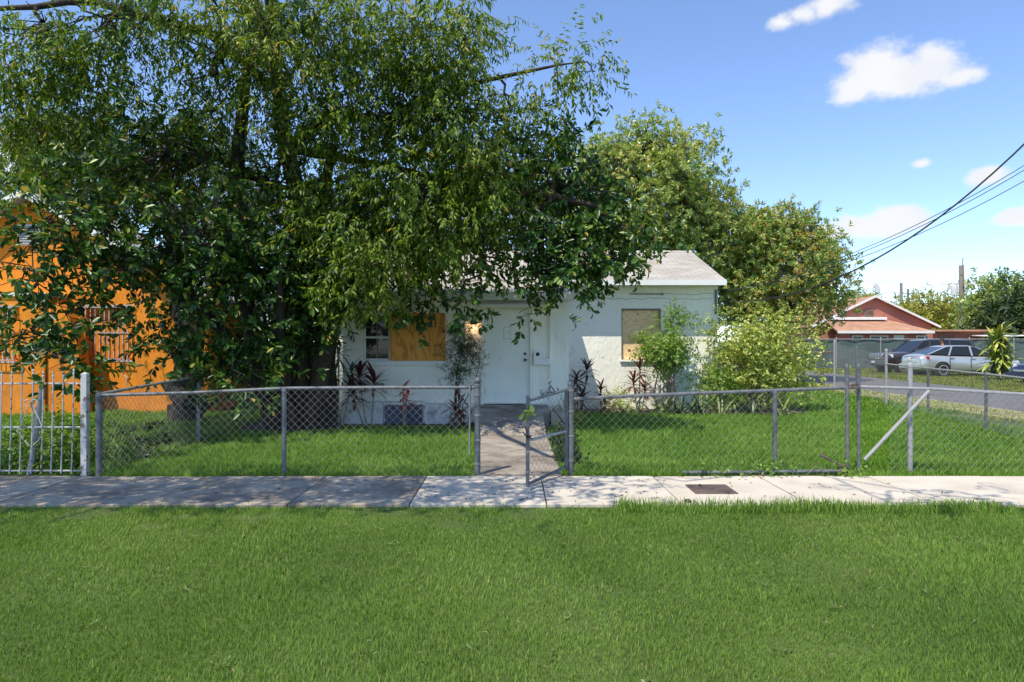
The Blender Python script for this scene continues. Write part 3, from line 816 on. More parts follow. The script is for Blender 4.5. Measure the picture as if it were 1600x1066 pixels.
def grille(x0, x1, y, z0, z1, n, parent):
    gm = MB()
    gm.box(x0, x1, y + .21, y + .215, z0, z1)
    win = gm.build('window', 'glass', parent)
    f = MB()
    f.box(x0 - .03, x1 + .03, y - .01, y + .03, z0 - .05, z0 - .012)
    f.build('sill', 'iron_white', win)
    MB().box(x0 - .03, x1 + .03, y - .01, y + .03, z1 + .012, z1 + .05).build('lintel', 'iron_white', win)
    for zz in (z0 + .01, (z0 + z1) / 2, z1 - .02):
        MB().box(x0, x1, y - .145, y - .125, zz, zz + .018).build('rail', 'iron_white', win)
    me = None
    for k in range(n):
        x = x0 + (x1 - x0) * (k + .5) / n
        if me is None:
            mm = MB(); mm.box(-.008, .008, y - .124, y - .108, z0, z1); me = mm.mesh('bar'); me.materials.append(M['iron_white'])
        q = bpy.data.objects.new('bar', me); place(q, win); q.location = (x, 0, 0)
    xm = (x0 + x1) / 2
    orn = MB()
    for s in (-1, 1):
        for zc in ((z0 * .62 + z1 * .38),):
            orn.tube([(xm + s * (.05 + .045 * math.cos(a)), y - .15, zc + .06 * math.sin(a)) for a in np.linspace(0, 6.2, 12)], .007, 5)
    orn.build('scroll', 'iron_white', win)
grille(-9.78, -8.72, 15.7, 1.22, 2.43, 10, O)
grille(-11.58, -10.77, 14.9, 1.22, 2.38, 8, O)
vt = MB(); vt.box(-11.35, -10.75, 15.66, 15.697, 3.85, 4.32); vo = vt.build('gable_vent', 'white_paint', O)
for k in range(8):
    MB().hexa([(-11.31, 15.655, 3.88 + k * .054), (-10.79, 15.655, 3.88 + k * .054), (-10.79, 15.659, 3.92 + k * .054), (-11.31, 15.659, 3.92 + k * .054)],
              [(-11.31, 15.61, 3.87 + k * .054), (-10.79, 15.61, 3.87 + k * .054), (-10.79, 15.613, 3.90 + k * .054), (-11.31, 15.613, 3.90 + k * .054)]).build('slat', 'galv_light', vo)
rf = MB()
for s in (1, -1):
    e = -11.0 + s * 4.4
    rf.hexa([(-11.0 + s * .001, 15.35, 4.97), (e, 15.35, 2.52), (e, 18.5, 2.52), (-11.0 + s * .001, 18.5, 4.97)], [(-11.0 + s * .001, 15.35, 5.06), (e, 15.35, 2.61), (e, 18.5, 2.61), (-11.0 + s * .001, 18.5, 5.06)])
rf.build('roof', 'shingle_light', O)
fc = MB()
for s in (1, -1):
    e = -11.0 + s * 4.42
    fc.hexa([(-11.0 + s * .001, 15.30, 4.90), (e, 15.30, 2.44), (e, 15.345, 2.44), (-11.0 + s * .001, 15.345, 4.90)], [(-11.0 + s * .001, 15.30, 5.08), (e, 15.30, 2.62), (e, 15.345, 2.62), (-11.0 + s * .001, 15.345, 5.08)])
fc.build('rake_board', 'white_paint', O)
MB().box(-9.95, -9.6, 15.64, 15.697, .22, .42).build('wall_vent', 'white_paint', O, bevel=.005)
cb = MB(); cb.tube([(-8.95, 15.66, 1.15), (-8.85, 15.6, 1.0), (-8.9, 15.63, .9), (-8.8, 15.62, .8), (-8.84, 15.64, .62)], .012, 6); cb.build('cable', 'iron_white', O)

# ================================================================== fences
def chain_mesh(name, A, B, zb, zt, parent, mat='wire', w=.095, r=.0016, world=True, bow=0.0):
    """diagonal woven wire between two ground points; zb, zt: (start, end) heights"""
    A = np.array(A, float); B = np.array(B, float); L = np.linalg.norm(B - A); u = (B - A) / L; nn = np.array([-u[1], u[0]])
    hmax = max(zt) - min(zb)
    segs = []
    k0 = int(-hmax / w) - 2; k1 = int(L / w) + int(hmax / w) + 3
    for sgn in (1, -1):
        for k in range(k0, k1):
            s0 = k * w
            # u = s0 + sgn*(z - zb0)
            zs = np.linspace(min(zb), max(zt), 40)
            us = s0 + sgn * (zs - min(zb))
            bot = zb[0] + (zb[1] - zb[0]) * us / L; top = zt[0] + (zt[1] - zt[0]) * us / L
            ok = (us >= 0) & (us <= L) & (zs >= bot) & (zs <= top)
            if ok.sum() < 2:
                continue
            i = np.where(ok)[0]
            segs.append((us[i[0]], zs[i[0]], us[i[-1]], zs[i[-1]], sgn))
    V = []; T = []
    for (u0, z0, u1, z1, sg) in segs:
        npts = max(2, int(abs(z1 - z0) / .3) + 1)
        base = len(V)
        for q in range(npts):
            t = q / (npts - 1); uu = u0 + (u1 - u0) * t; zz = z0 + (z1 - z0) * t
            off = sg * .002 + bow * math.sin(uu * 2.1) * math.sin(zz * 3.0)
            c = A + u * uu + nn * off
            for ang in (0.5, 2.6, 4.7):
                a = r * math.cos(ang); bb = r * math.sin(ang)
                # across the wire in the fence plane and out of it
                V.append((c[0] + u[0] * a * .72 + nn[0] * bb, c[1] + u[1] * a * .72 + nn[1] * bb, zz - sg * a * .72))
            if q:
                for e in range(3):
                    f = (e + 1) % 3; p0 = base + (q - 1) * 3; p1 = base + q * 3
                    T.append((p0 + e, p0 + f, p1 + f)); T.append((p0 + e, p1 + f, p1 + e))
    return np_mesh(name, np.array(V), np.array(T), mat, None, parent)
def post(parent, x, y, h, r=.03, mat='galv', cap='flat', dx=0, dy=0, name='post', z0=-.02):
    m = MB(); m.tube([(x, y, z0), (x + dx * .5, y + dy * .5, h * .5), (x + dx, y + dy, h)], r, 10)
    o = m.build(name, mat, parent, smooth=True)
    c = MB()
    if cap == 'ball':
        c.lathe([(r * 1.15, -.03), (r * 1.2, .004), (r * .7, .012), (r * 1.05, .028), (r * 1.2, .05), (r * .9, .075), (r * .3, .088)], (x + dx, y + dy, h), n=12)
    else:
        c.lathe([(r * 1.12, -.025), (r * 1.12, .004), (r * .75, .022), (r * .2, .03)], (x + dx, y + dy, h), n=12)
    c.build('post_cap', mat, o, smooth=True)
    return o
def rail(parent, pts, r=.021, mat='galv', name='top_rail'):
    return MB().tube(pts, r, 9).build(name, mat, parent, smooth=True)
def bands(parent, x, y, zs, r, mat='wire_dark'):
    for z in zs:
        MB().lathe([(r + .004, -.012), (r + .006, -.012), (r + .006, .012), (r + .004, .012)], (x, y, z), n=12).build('tension_band', mat, parent)

F = thing('chain_link_fence', 'grey chain link fence from the white iron fence to the path', 'fence', (-2.7, 8.3, 0))
post(F, -5.02, 8.3, 1.0, .038)
p2 = post(F, -2.77, 8.3, 1.06, .029)
p3 = post(F, -.42, 8.3, 1.12, .036, 'galv', 'ball')
bands(F, -.42, 8.3, (.16, .45, .75, 1.0), .036)
rail(F, [(-5.02, 8.3, .99), (-3.9, 8.3, 1.02), (-2.77, 8.3, 1.075), (-1.6, 8.3, 1.085), (-.45, 8.3, 1.085)], .021)
MB().tube([(-.515, 8.27, .28), (-.51, 8.27, 1.17)], .012, 6).build('tension_bar', 'wire_dark', F, smooth=True)
chain_mesh('wire_mesh', (-5.0, 8.268), (-2.77, 8.268), (.03, .03), (1.0, 1.105), F, bow=.012)
chain_mesh('wire_mesh', (-2.77, 8.268), (-.5, 8.268), (.03, .03), (1.105, 1.115), F, bow=.008)

F = thing('chain_link_fence', 'sagging chain link fence running back beside the tree trunks', 'fence', (-5.02, 11, 0))
post(F, -5.05, 11.0, 1.1, .028, 'wire_dark')
post(F, -5.05, 14.0, 1.1, .028, 'wire_dark')
rail(F, [(-5.05, 8.36, 1.0), (-5.05, 9.6, 1.04), (-5.05, 11.0, 1.08), (-5.05, 14.0, 1.06)], .021, 'wire_dark')
chain_mesh('wire_mesh', (-5.085, 8.36), (-5.085, 14.0), (.03, .03), (1.0, 1.08), F, 'wire_dark', r=.0015)

F = thing('iron_fence', 'white rusty iron picket fence in front of the orange house', 'fence', (-6.8, 8.3, 0))
m = MB(); m.box(-5.225, -5.155, 8.265, 8.335, 0, 1.25); m.add([(-5.225, 8.265, 1.2505), (-5.155, 8.265, 1.2505), (-5.155, 8.335, 1.2505), (-5.225, 8.335, 1.2505), (-5.19, 8.3, 1.275)], [(0, 1, 4), (1, 2, 4), (2, 3, 4), (3, 0, 4)])
m.build('post', 'iron_white', F)
for z in (1.13, .60, .07):
    MB().tube([(-8.9, 8.3, z - .01), (-7.0, 8.3, z), (-5.225, 8.3, z + .003)], .0105, 6).build('rail', 'iron_white', F)
rng = np.random.default_rng(12)
for k in range(26):
    x = -5.315 - k * .125 + rng.uniform(-.006, .006)
    if x < -8.9: break
    h = 1.27 + rng.uniform(-.02, .02)
    q = MB(); q.tube([(x - .03, 8.285, .04), (x - .012, 8.285, .6), (x, 8.285, h - .05)], .0085, 6)
    q.lathe([(.011, 0), (.013, .02), (.007, .035), (.014, .055), (.003, .08)], (x, 8.285, h - .05), n=6)
    q.build('picket', 'iron_white', F)
orn = MB()
for s in (-1, 1):
    orn.tube([(-5.82 + s * .02, 8.26, .86), (-5.82 + s * .10, 8.26, .70), (-5.82 + s * .15, 8.26, .56)], .006, 5)
    orn.tube([(-5.82 + s * (.045 + .04 * math.cos(a)), 8.26, .90 + .04 * math.sin(a)) for a in np.linspace(0, 5.8, 12)], .006, 5)
    orn.tube([(-5.82 + s * .02, 8.26, .38), (-5.82 + s * .10, 8.26, .46), (-5.82 + s * .15, 8.26, .56)], .006, 5)
orn.build('scroll', 'iron_white', F)
o = MB().tube([(-5.95, 8.42, 0), (-5.80, 8.44, 1.12)], .034, 9).build('leaning_post', 'galv_light', smooth=True)
tag(o, 'loose whitish pipe post leaning behind the iron pickets', 'post')

F = thing('chain_link_fence', 'chain link fence with tilted top rail right of the path', 'fence', (2.5, 8.3, 0))
post(F, .715, 8.3, 1.14, .037)
bands(F, .715, 8.3, (.2, .5, .8, 1.05), .037)
post(F, 3.215, 8.35, 1.03, .029)
post(F, 4.09, 8.32, 1.34, .0215, 'galv', dx=.0, dy=.02)
rail(F, [(.75, 8.3, .945), (1.6, 8.3, .99), (3.2, 8.345, 1.045), (4.2, 8.34, 1.085)], .022)
chain_mesh('wire_mesh', (.74, 8.268), (4.08, 8.30), (.03, .03), (.975, 1.11), F, r=.0012, bow=.01)
o = MB().tube([(2.06, 8.27, .055), (3.0, 8.275, .06), (4.02, 8.28, .07)], .026, 9).build('loose_pipe', 'galv', smooth=True)
tag(o, 'loose grey fence pipe lying along the sidewalk edge', 'pipe')
o = MB().tube([(3.72, 8.25, .28), (4.06, 8.26, .10)], .016, 6).build('rusty_rod', 'rust_plate', smooth=True)
tag(o, 'short rusty rod lying against the foot of the gate post', 'rod')

F = thing('drive_gate', 'wide chain link drive gate with white diagonal brace', 'gate', (5.5, 8.35, 0))
post(F, 4.245, 8.36, 1.34, .0215, 'galv', name='stile')
post(F, 4.91, 8.42, 1.355, .03, 'galv_light', name='stile')
rail(F, [(4.22, 8.36, 1.09), (5.2, 8.37, 1.06), (6.6, 8.38, .98), (8.0, 8.38, .95)], .019, 'galv_light')
MB().tube([(4.30, 8.33, .20), (5.09, 8.33, 1.045)], .021, 8).build('brace', 'galv_light', F, smooth=True)
lt = MB(); lt.tube([(4.09, 8.29, 1.11), (4.17, 8.285, 1.13), (4.245, 8.33, 1.09)], .012, 6); lt.box(4.13, 4.21, 8.27, 8.30, 1.08, 1.11); lt.build('latch', 'rust_plate', F)
chain_mesh('wire_mesh', (4.6, 8.342), (8.0, 8.348), (.04, .04), (1.10, .97), F, r=.0016, bow=.01)

F = thing('chain_link_fence', 'low chain link fence along the side street, beyond the drive gate', 'fence', (9, 15, 0))
sp = [(8.1, 9.4), (8.75, 12.6), (9.45, 15.5), (9.65, 17.6), (10.4, 20.6), (11.1, 23.5)]
sh = [1.05, 1.06, 1.02, 1.42, 1.45, 1.66]
for (x, y), h, m_ in zip(sp, sh, ('galv', 'galv', 'galv', 'galv_light', 'galv', 'galv_light')):
    post(F, x, y, h, .034 if h > 1.3 else .026, m_)
rail(F, [(8.1, 9.4, 1.02), (8.75, 12.6, 1.04), (9.45, 15.5, 1.03), (9.65, 17.6, 1.06)], .019, 'galv_light')
chain_mesh('wire_mesh', (8.1, 9.37), (9.65, 17.57), (.03, .03), (1.07, 1.10), F)
chain_mesh('wire_mesh', (9.65, 17.6), (11.1, 23.5), (.03, .03), (1.3, 1.6), F)
F = thing('chain_link_fence', 'chain link fence with rusty rail behind the variegated bush', 'fence', (9.6, 23.5, 0))
post(F, 8.2, 23.6, 1.3, .028)
rail(F, [(11.05, 23.5, 1.26), (9.7, 23.55, 1.27), (8.2, 23.6, 1.24)], .021, 'rust')
chain_mesh('wire_mesh', (8.2, 23.62), (11.05, 23.53), (.03, .03), (1.3, 1.3), F, r=.002)

# pedestrian gate standing open
G = thing('garden_gate', 'open chain link garden gate swung out over the sidewalk', 'gate', (.66, 8.27, 0))
hx, hy = .655, 8.255; ex, ey = .172, 7.57
st = MB(); st.tube([(hx, hy, .10), (hx, hy, 1.08)], .019, 8); st.build('stile', 'galv', G, smooth=True)
st = MB(); st.tube([(ex, ey, .035), (ex + .004, ey, 1.02)], .021, 8); st.lathe([(.023, 0), (.023, .02), (.01, .035)], (ex + .004, ey, 1.02), n=10); st.build('stile', 'galv', G, smooth=True)
MB().tube([(hx, hy, 1.06), (ex, ey, .985)], .019, 8).build('top_rail', 'galv', G, smooth=True)
MB().tube([(hx, hy, .56), (ex, ey, .545)], .017, 8).build('middle_rail', 'galv_light', G, smooth=True)
MB().tube([(hx, hy, .13), (ex, ey, .06)], .019, 8).build('bottom_rail', 'galv', G, smooth=True)
chain_mesh('wire_mesh', (ex, ey), (hx, hy), (.07, .13), (.98, 1.05), G, r=.0016)
sc_ = MB(); ux, uy = (ex - hx) / .84, (ey - hy) / .84; cx, cy = (hx * .55 + ex * .45), (hy * .55 + ey * .45)
def gp(a, z): return (cx + ux * a, cy + uy * a, z)
sc_.tube([gp(0, 1.03), gp(0, 1.17)], .013, 6); sc_.lathe([(.01, 0), (.022, .015), (.018, .035), (.004, .05)], gp(0, 1.16), n=8)
for s in (-1, 1):
    sc_.tube([gp(0, 1.14), gp(s * .06, 1.10), gp(s * .13, 1.045), gp(s * .17, 1.04), gp(s * .19, 1.065), gp(s * .18, 1.09), gp(s * .16, 1.09)], .009, 6)
    sc_.tube([gp(s * .02, 1.04), gp(s * .05, 1.06), gp(s * .06, 1.04)], .008, 5)
sc_.build('scroll_ornament', 'galv', G, smooth=True)
for z in (.2, .42, .62):
    MB().lathe([(.023, -.012), (.026, -.012), (.026, .012), (.023, .012)], (ex + .002, ey, z), n=10).build('tension_band', 'wire_dark', G)
lt = MB(); lt.tube([(ex - .05, ey - .01, .64), (ex, ey - .024, .58), (ex + .05, ey + .02, .60)], .008, 5); lt.tube([(ex - .03, ey - .02, .70), (ex + .01, ey - .03, .60), (ex + .05, ey, .56)], .007, 5); lt.build('latch', 'dark', G)
# leafy sprig caught on the gate
rng = np.random.default_rng(31)
bb = np.array([[ex + rng.uniform(-.04, .07), ey - .03, .9 + rng.uniform(-.06, .06)] for _ in range(7)])
v, t_, rn = leaf_geo(rng, bb, nrm(rng.normal(size=(7, 3)) + [0, 0, -.8]), .1, .06, True)
o = np_mesh('leafy_sprig', v, t_, 'leaf_bright', np.clip(rn + .3, 0, 1)); tag(o, 'yellow green leaf sprig caught on the garden gate', 'leaves')

# screened fence across the street
F = thing('screen_fence', 'tall chain link fence with dark green privacy screen behind the cars', 'fence', (25, 40, 0))
for k in range(9):
    post(F, 16.4 + k * 2.6, 40, 1.85, .03, 'galv_light')
rail(F, [(16.4, 40, 1.76), (37.2, 40, 1.76)], .022, 'galv_light')
s_ = MB(); vs = []; fs = []
rng = np.random.default_rng(4)
n = 90
for i in range(n):
    x = 16.5 + i * .235
    for j in range(4):
        vs.append((x, 40.06 + .03 * math.sin(i * .9) + rng.uniform(-.02, .02), .06 + j * (1.66 / 3) + (.03 * math.sin(i * .37) if j == 3 else 0)))
    if i:
        for j in range(3):
            fs.append(((i - 1) * 4 + j, i * 4 + j, i * 4 + j + 1, (i - 1) * 4 + j + 1))
s_.add(vs, fs); s_.build('privacy_screen', 'screen', F)

# ================================================================== sidewalk details
cv = thing('utility_cover', 'rusty metal utility cover set in a sidewalk slab', 'cover', (2.17, 7.44, .03))
MB().box(1.945, 2.40, 7.23, 7.67, .018, .040).build('frame', 'rust_plate', cv, bevel=.004)
lid = MB().box(1.965, 2.38, 7.25, 7.65, .0405, .045).build('lid', 'rust_plate', cv)
for ix in range(9):
    for iy in range(8):
        if (ix, iy) == (2, 6): continue
        MBk = MB(); x = 1.985 + ix * .046; y = 7.27 + iy * .048
        if ix == 0 and iy == 0:
            MBk.box(-.013, .013, -.009, .009, 0, .0035); stud = MBk.mesh('stud'); stud.materials.append(M['rust_plate'])
        q = bpy.data.objects.new('stud', stud); place(q, lid); q.location = (x, y, .0455); q.rotation_euler = (0, 0, .7 if (ix + iy) % 2 else -.7)
MB().lathe([(.02, 0), (.02, .012), (.008, .02)], (2.08, 7.56, .0455), n=10).build('lifting_knob', 'dark', cv)
o = MB().box(1.74, 1.80, 6.83, 6.90, .026, .055).build('black_block', 'dark', bevel=.008)
tag(o, 'small black plastic lump on the sidewalk edge', 'debris')
# fallen leaves
rng = np.random.default_rng(77)
n = 260
bx = np.concatenate([rng.uniform(-6, 5, 90), rng.normal(.2, 1.0, 60), rng.uniform(-5, -.5, 70), rng.uniform(2, 4.3, 40)])
by = np.concatenate([rng.uniform(6.85, 8.15, 90), rng.uniform(6.85, 8.15, 60), rng.uniform(12.0, 13.3, 70), rng.uniform(8.1, 8.3, 40)])
bz = np.where(by < 8.2, .036, .012)
dirs = rng.normal(size=(n, 3)); dirs[:, 2] = rng.uniform(0, .3, n)
v, t_, rn = leaf_geo(rng, np.stack([bx, by, bz], 1), nrm(dirs), .05, .022, False, .3)
v[:, 2] = np.maximum(v[:, 2], .034)
o = np_mesh('fallen_leaves', v, t_, 'litter', rn); tag(o, 'fallen brown leaves scattered over the sidewalk', 'leaves', kind='stuff')

# ================================================================== cars
def wheel(parent, x, y, r, side):
    t = MB(); t.lathe([(r * .62, -.09), (r * .9, -.1), (r, -.07), (r, .07), (r * .9, .1), (r * .62, .09)], (x, y, r), (0, side, 0), 24)
    w_ = t.build('wheel', 'tyre', parent, smooth=True, world=False)
    rm = MB(); rm.lathe([(r * .64, .05), (r * .66, .095), (r * .6, .098), (r * .56, .05)], (x, y, r), (0, side, 0), 24)
    rm.lathe([(r * .16, .06), (r * .16, .085), (r * .08, .09)], (x, y, r), (0, side, 0), 12)
    for k in range(5):
        a = k * 2 * math.pi / 5 + .3
        c, s = math.cos(a), math.sin(a)
        y0, y1 = y + side * .06, y + side * .088
        def q(rr, ww, yy): return (x + c * rr - s * ww, yy, r + s * rr + c * ww)
        rm.hexa([q(r * .1, -r * .11, y0), q(r * .1, r * .11, y0), q(r * .6, r * .09, y0), q(r * .6, -r * .09, y0)], [q(r * .1, -r * .11, y1), q(r * .1, r * .11, y1), q(r * .6, r * .09, y1), q(r * .6, -r * .09, y1)])
    rm.build('rim', 'alloy', w_, world=False)
    bk = MB(); bk.lathe([(r * .61, 0), (r * .61, .03)], (x, y, r), (0, side, 0), 20); bk.build('brake', 'dark', w_, world=False)
def car(name, label, loc, rz, paint, P):
    """front along +x; P: profile dictionary"""
    c = thing(name, label, 'car', loc, rz)
    hw = P['hw']
    secs = []
    for (x, zb_, zm, zt_, k) in P['body']:
        w_ = hw * k
        secs.append([(x, -w_ * .86, zb_), (x, -w_ * .985, zb_ + .1), (x, -w_, (zb_ + zm) / 2 + .06), (x, -w_ * .975, zm), (x, -w_ * .86, zt_ - .02), (x, 0, zt_ + .02),
                     (x, w_ * .86, zt_ - .02), (x, w_ * .975, zm), (x, w_, (zb_ + zm) / 2 + .06), (x, w_ * .985, zb_ + .1), (x, w_ * .86, zb_)])
    body = MB().loft(secs).build('body', paint, c, smooth=True, world=False)
    sd = body.modifiers.new('smooth', 'SUBSURF'); sd.levels = 1; sd.render_levels = 2
    # glasshouse: belt and roof outlines
    def ring(pts, k): return [(x, s * y * k, z) for s in (1,) for (x, y, z) in pts]
    B, T = P['belt'], P['roof']          # lists of (x, half width, z) from front to rear
    gl = MB()
    bl = [(x, -y, z) for x, y, z in B] + [(x, y, z) for x, y, z in reversed(B)]
    tl = [(x, -y, z) for x, y, z in T] + [(x, y, z) for x, y, z in reversed(T)]
    gl.loft([bl, tl])
    gl.build('glass', 'glass', c, world=False)
    rf_ = MB()
    t1 = [(x, y * 1.0, z + .004) for x, y, z in tl]; t2 = [(x * 1.0 + (P['rc'] - x) * .12, y * .86, z + .05) for x, y, z in tl]
    rf_.loft([t1, t2]); r_ = rf_.build('roof', paint, c, smooth=True, world=False)
    for i, (a, b) in enumerate(zip(B, T)):
        for s in (-1, 1):
            wd = P['pil'][i]
            pm_ = MB(); p0 = Vector((a[0], s * (a[1] + .008), a[2] - .02)); p1 = Vector((b[0], s * (b[1] + .006), b[2] + .02)); dx_ = Vector((wd, 0, 0)); ny = Vector((0, s * .012, 0))
            pm_.hexa([p0 - dx_ - ny, p0 + dx_ - ny, p0 + dx_ + ny, p0 - dx_ + ny], [p1 - dx_ - ny, p1 + dx_ - ny, p1 + dx_ + ny, p1 - dx_ + ny])
            pm_.build('pillar', paint, c, world=False)
    wr = P['wr']
    for x in P['axles']:
        for s in (-1, 1):
            ar = MB(); ar.lathe([(wr * 1.13, -.25), (wr * 1.13, .006)], (x, s * hw * .985, wr * 1.02), (0, s, 0), 24); ar.build('wheel_arch', 'dark', c, world=False)
            wheel(c, x, s * (hw - .05), wr, s)
    for s in (-1, 1):
        for hxp, hz in P['handles']:
            MB().box(hxp - .1, hxp + .1, s * hw - .012, s * hw + .022, hz - .02, hz + .02).build('door_handle', P.get('hmat', paint), c, world=False, bevel=.008)
        for lx in P['seams']:
            MB().box(lx - .006, lx + .006, s * hw * 1.0 - .02, s * hw + .004, .38, P['sz']).build('door_seam', 'dark', c, world=False)
        mx = P['mirror']
        mm = MB(); mm.lathe([(.03, 0), (.10, .03), (.11, .1), (.06, .16)], (mx[0] + .08, s * (hw + .08), mx[1]), (-1, 0, 0), 10); mm.tube([(mx[0], s * (hw - .08), mx[1] - .04), (mx[0], s * (hw + .06), mx[1])], .03, 6)
        mm.build('mirror', P.get('hmat', paint), c, smooth=True, world=False)
        fx, rx = P['ends']
        for (dx_, z0, z1, y0, y1, mt, nm, end) in P['lights']:
            l = MB(); xx = fx if end == 'f' else rx; sg = 1 if end == 'f' else -1
            l.hexa([(xx - sg * .02, s * y0, z0), (xx - sg * dx_, s * y1, z0 + .02), (xx - sg * dx_, s * y1, z1), (xx - sg * .02 - sg * .04, s * y0, z1)],
                   [(xx - sg * .14, s * y0 * .95, z0), (xx - sg * dx_, s * y1 * .93, z0 + .02), (xx - sg * dx_, s * y1 * .93, z1), (xx - sg * .18, s * y0 * .95, z1)])
            l.build(nm, mt, c, world=False)
    for (nm, mt, bx_) in P['extra']:
        MB().box(*bx_).build(nm, mt, c, world=False, bevel=.012)
    return c
sedan = dict(hw=.91, body=[(2.42, .34, .52, .60, .74), (2.36, .24, .58, .70, .86), (2.0, .2, .68, .80, .95), (1.3, .2, .78, .93, 1), (.7, .2, .84, .99, 1), (-.5, .2, .87, 1.0, 1), (-1.5, .2, .9, 1.02, 1), (-2.05, .22, .9, 1.05, .96), (-2.33, .26, .84, 1.02, .88), (-2.40, .36, .72, .88, .80)],
             belt=[(1.15, .74, .97), (.02, .81, .98), (-1.05, .80, 1.0), (-1.98, .70, 1.04)], roof=[(.28, .60, 1.36), (.0, .63, 1.40), (-.80, .62, 1.40), (-1.08, .58, 1.36)], pil=[.03, .04, .035, .055], rc=-.5,
             wr=.33, axles=(1.42, -1.38), handles=((.05, .84), (-.95, .86)), seams=(.95, -.08, -1.05), sz=.95, hmat='chrome', mirror=(.85, 1.0), ends=(2.42, -2.42),
             lights=[(.42, .80, .94, .48, .915, 'tail_red', 'tail_light', 'r'), (.5, .60, .74, .55, .90, 'lamp_clear', 'headlight', 'f')],
             extra=[('number_plate', 'white_far', (-2.425, -2.40, -.16, .16, .74, .88)), ('trunk_trim', 'chrome', (-2.415, -2.39, -.4, .4, .90, .935)), ('bumper', 'silver', (-2.46, -2.30, -.78, .78, .36, .56))])
car('sedan', 'silver sedan parked on the grass across the side street', (21.2, 32.3, .0), 0, 'silver', sedan)
suvp = dict(hw=.96, body=[(2.42, .40, .70, .86, .90), (2.36, .34, .86, 1.02, .95), (2.0, .32, .92, 1.06, .98), (1.2, .30, 1.0, 1.10, 1), (.7, .3, 1.02, 1.12, 1), (-.6, .3, 1.04, 1.13, 1), (-1.8, .3, 1.04, 1.13, 1), (-2.30, .34, 1.02, 1.12, .96), (-2.42, .42, .95, 1.06, .92)],
            belt=[(1.05, .82, 1.1), (.1, .86, 1.11), (-.95, .86, 1.11), (-2.26, .82, 1.11)], roof=[(.32, .70, 1.66), (.05, .71, 1.70), (-.95, .71, 1.70), (-2.05, .68, 1.67)], pil=[.04, .05, .05, .09], rc=-.8,
            wr=.38, axles=(1.48, -1.42), handles=((.05, .98), (-.95, .98)), seams=(.98, -.05, -1.05), sz=1.05, hmat='charcoal_paint', mirror=(.85, 1.16), ends=(2.44, -2.44),
            lights=[(.42, .80, .98, .52, .965, 'lamp_clear', 'headlight', 'f'), (.2, .8, 1.1, .7, .965, 'tail_red', 'tail_light', 'r')],
            extra=[('bumper', 'galv', (2.32, 2.52, -.86, .86, .44, .66)), ('number_plate', 'white_far', (2.522, 2.535, -.16, .16, .52, .62))] + [('grille_bar', 'chrome', (2.40, 2.462, -.50, .50, .74 + .07 * k, .775 + .07 * k)) for k in range(4)] + [('grille_bar', 'chrome', (2.40, 2.468, -.45 + .28 * k, -.41 + .28 * k, .72, 1.02)) for k in range(4)])
car('suv', 'dark SUV with chrome grille parked beside the silver sedan', (21.25, 35.4, 0), math.pi, 'charcoal_paint', suvp)
bluep = dict(sedan); bluep['lights'] = [(.5, .58, .78, .5, .92, 'lamp_clear', 'headlight', 'f'), (.4, .8, .94, .5, .915, 'tail_red', 'tail_light', 'r')]; bluep['extra'] = [('grille_bar', 'chrome', (2.36, 2.44, -.4, .4, .48, .56)), ('bumper', 'blue_paint', (2.28, 2.46, -.78, .78, .28, .45))]; bluep['hmat'] = 'blue_paint'
car('hatchback', 'dark blue car cut off by the picture edge beside the spiky plant', (21.75, 25.9, 0), math.pi, 'blue_paint', bluep)

# ================================================================== person between the two cars
pt = thing('person', 'person in grey shirt standing between the SUV and the silver sedan', 'person', (21.35, 33.8, 0), R(150))
def skin_body(name, joints, edges, mat, parent, root=0):
    me = bpy.data.meshes.new(name)
    me.from_pydata([j[:3] for j in joints], edges, [])
    o = bpy.data.objects.new(name, me); place(o, parent, world=False)
    sk = o.modifiers.new('skin', 'SKIN'); sk.use_smooth_shade = True
    lay = me.skin_vertices[0].data if me.skin_vertices else None
    if lay is None:
        bm = bmesh.new(); bm.from_mesh(me); bm.verts.layers.skin.verify(); bm.to_mesh(me); bm.free(); lay = me.skin_vertices[0].data
    for i, j in enumerate(joints):
        r = j[3]
        lay[i].radius = r if isinstance(r, tuple) else (r, r)
        lay[i].use_root = (i == root)
    ss = o.modifiers.new('sub', 'SUBSURF'); ss.levels = 1; ss.render_levels = 2
    me.materials.append(M[mat])
    return o
J = [(0, 0, .95, (.15, .11)), (0, 0, 1.15, (.14, .10)), (.02, 0, 1.38, (.17, .11)), (.03, 0, 1.47, .06), (.05, 0, 1.55, .058), (.07, 0, 1.62, (.075, .09)), (.075, 0, 1.70, (.07, .085)),
     (.02, .19, 1.40, .06), (.05, .25, 1.14, .045), (.22, .22, .98, .035), (.30, .20, .95, .03),
     (.02, -.19, 1.40, .06), (.05, -.25, 1.14, .045), (.22, -.22, .98, .035), (.30, -.20, .95, .03),
     (0, .1, .88, .095), (.03, .11, .48, .062), (0, .11, .09, .045), (.13, .12, .04, .038),
     (0, -.1, .88, .095), (.03, -.11, .48, .062), (0, -.11, .09, .045), (.13, -.12, .04, .038)]
E = [(0, 1), (1, 2), (2, 3), (3, 4), (4, 5), (5, 6), (2, 7), (7, 8), (8, 9), (9, 10), (2, 11), (11, 12), (12, 13), (13, 14), (0, 15), (15, 16), (16, 17), (17, 18), (0, 19), (19, 20), (20, 21), (21, 22)]
bo_ = skin_body('body', J, E, 'skin', pt)
Js = [(0, 0, .93, (.16, .125)), (0, 0, 1.15, (.155, .115)), (.02, 0, 1.38, (.185, .125)), (.03, 0, 1.45, .08), (.02, .19, 1.405, .075), (.04, .24, 1.2, .062), (.02, -.19, 1.405, .075), (.04, -.24, 1.2, .062)]
skin_body('shirt', Js, [(0, 1), (1, 2), (2, 3), (2, 4), (4, 5), (2, 6), (6, 7)], 'shirt', pt)
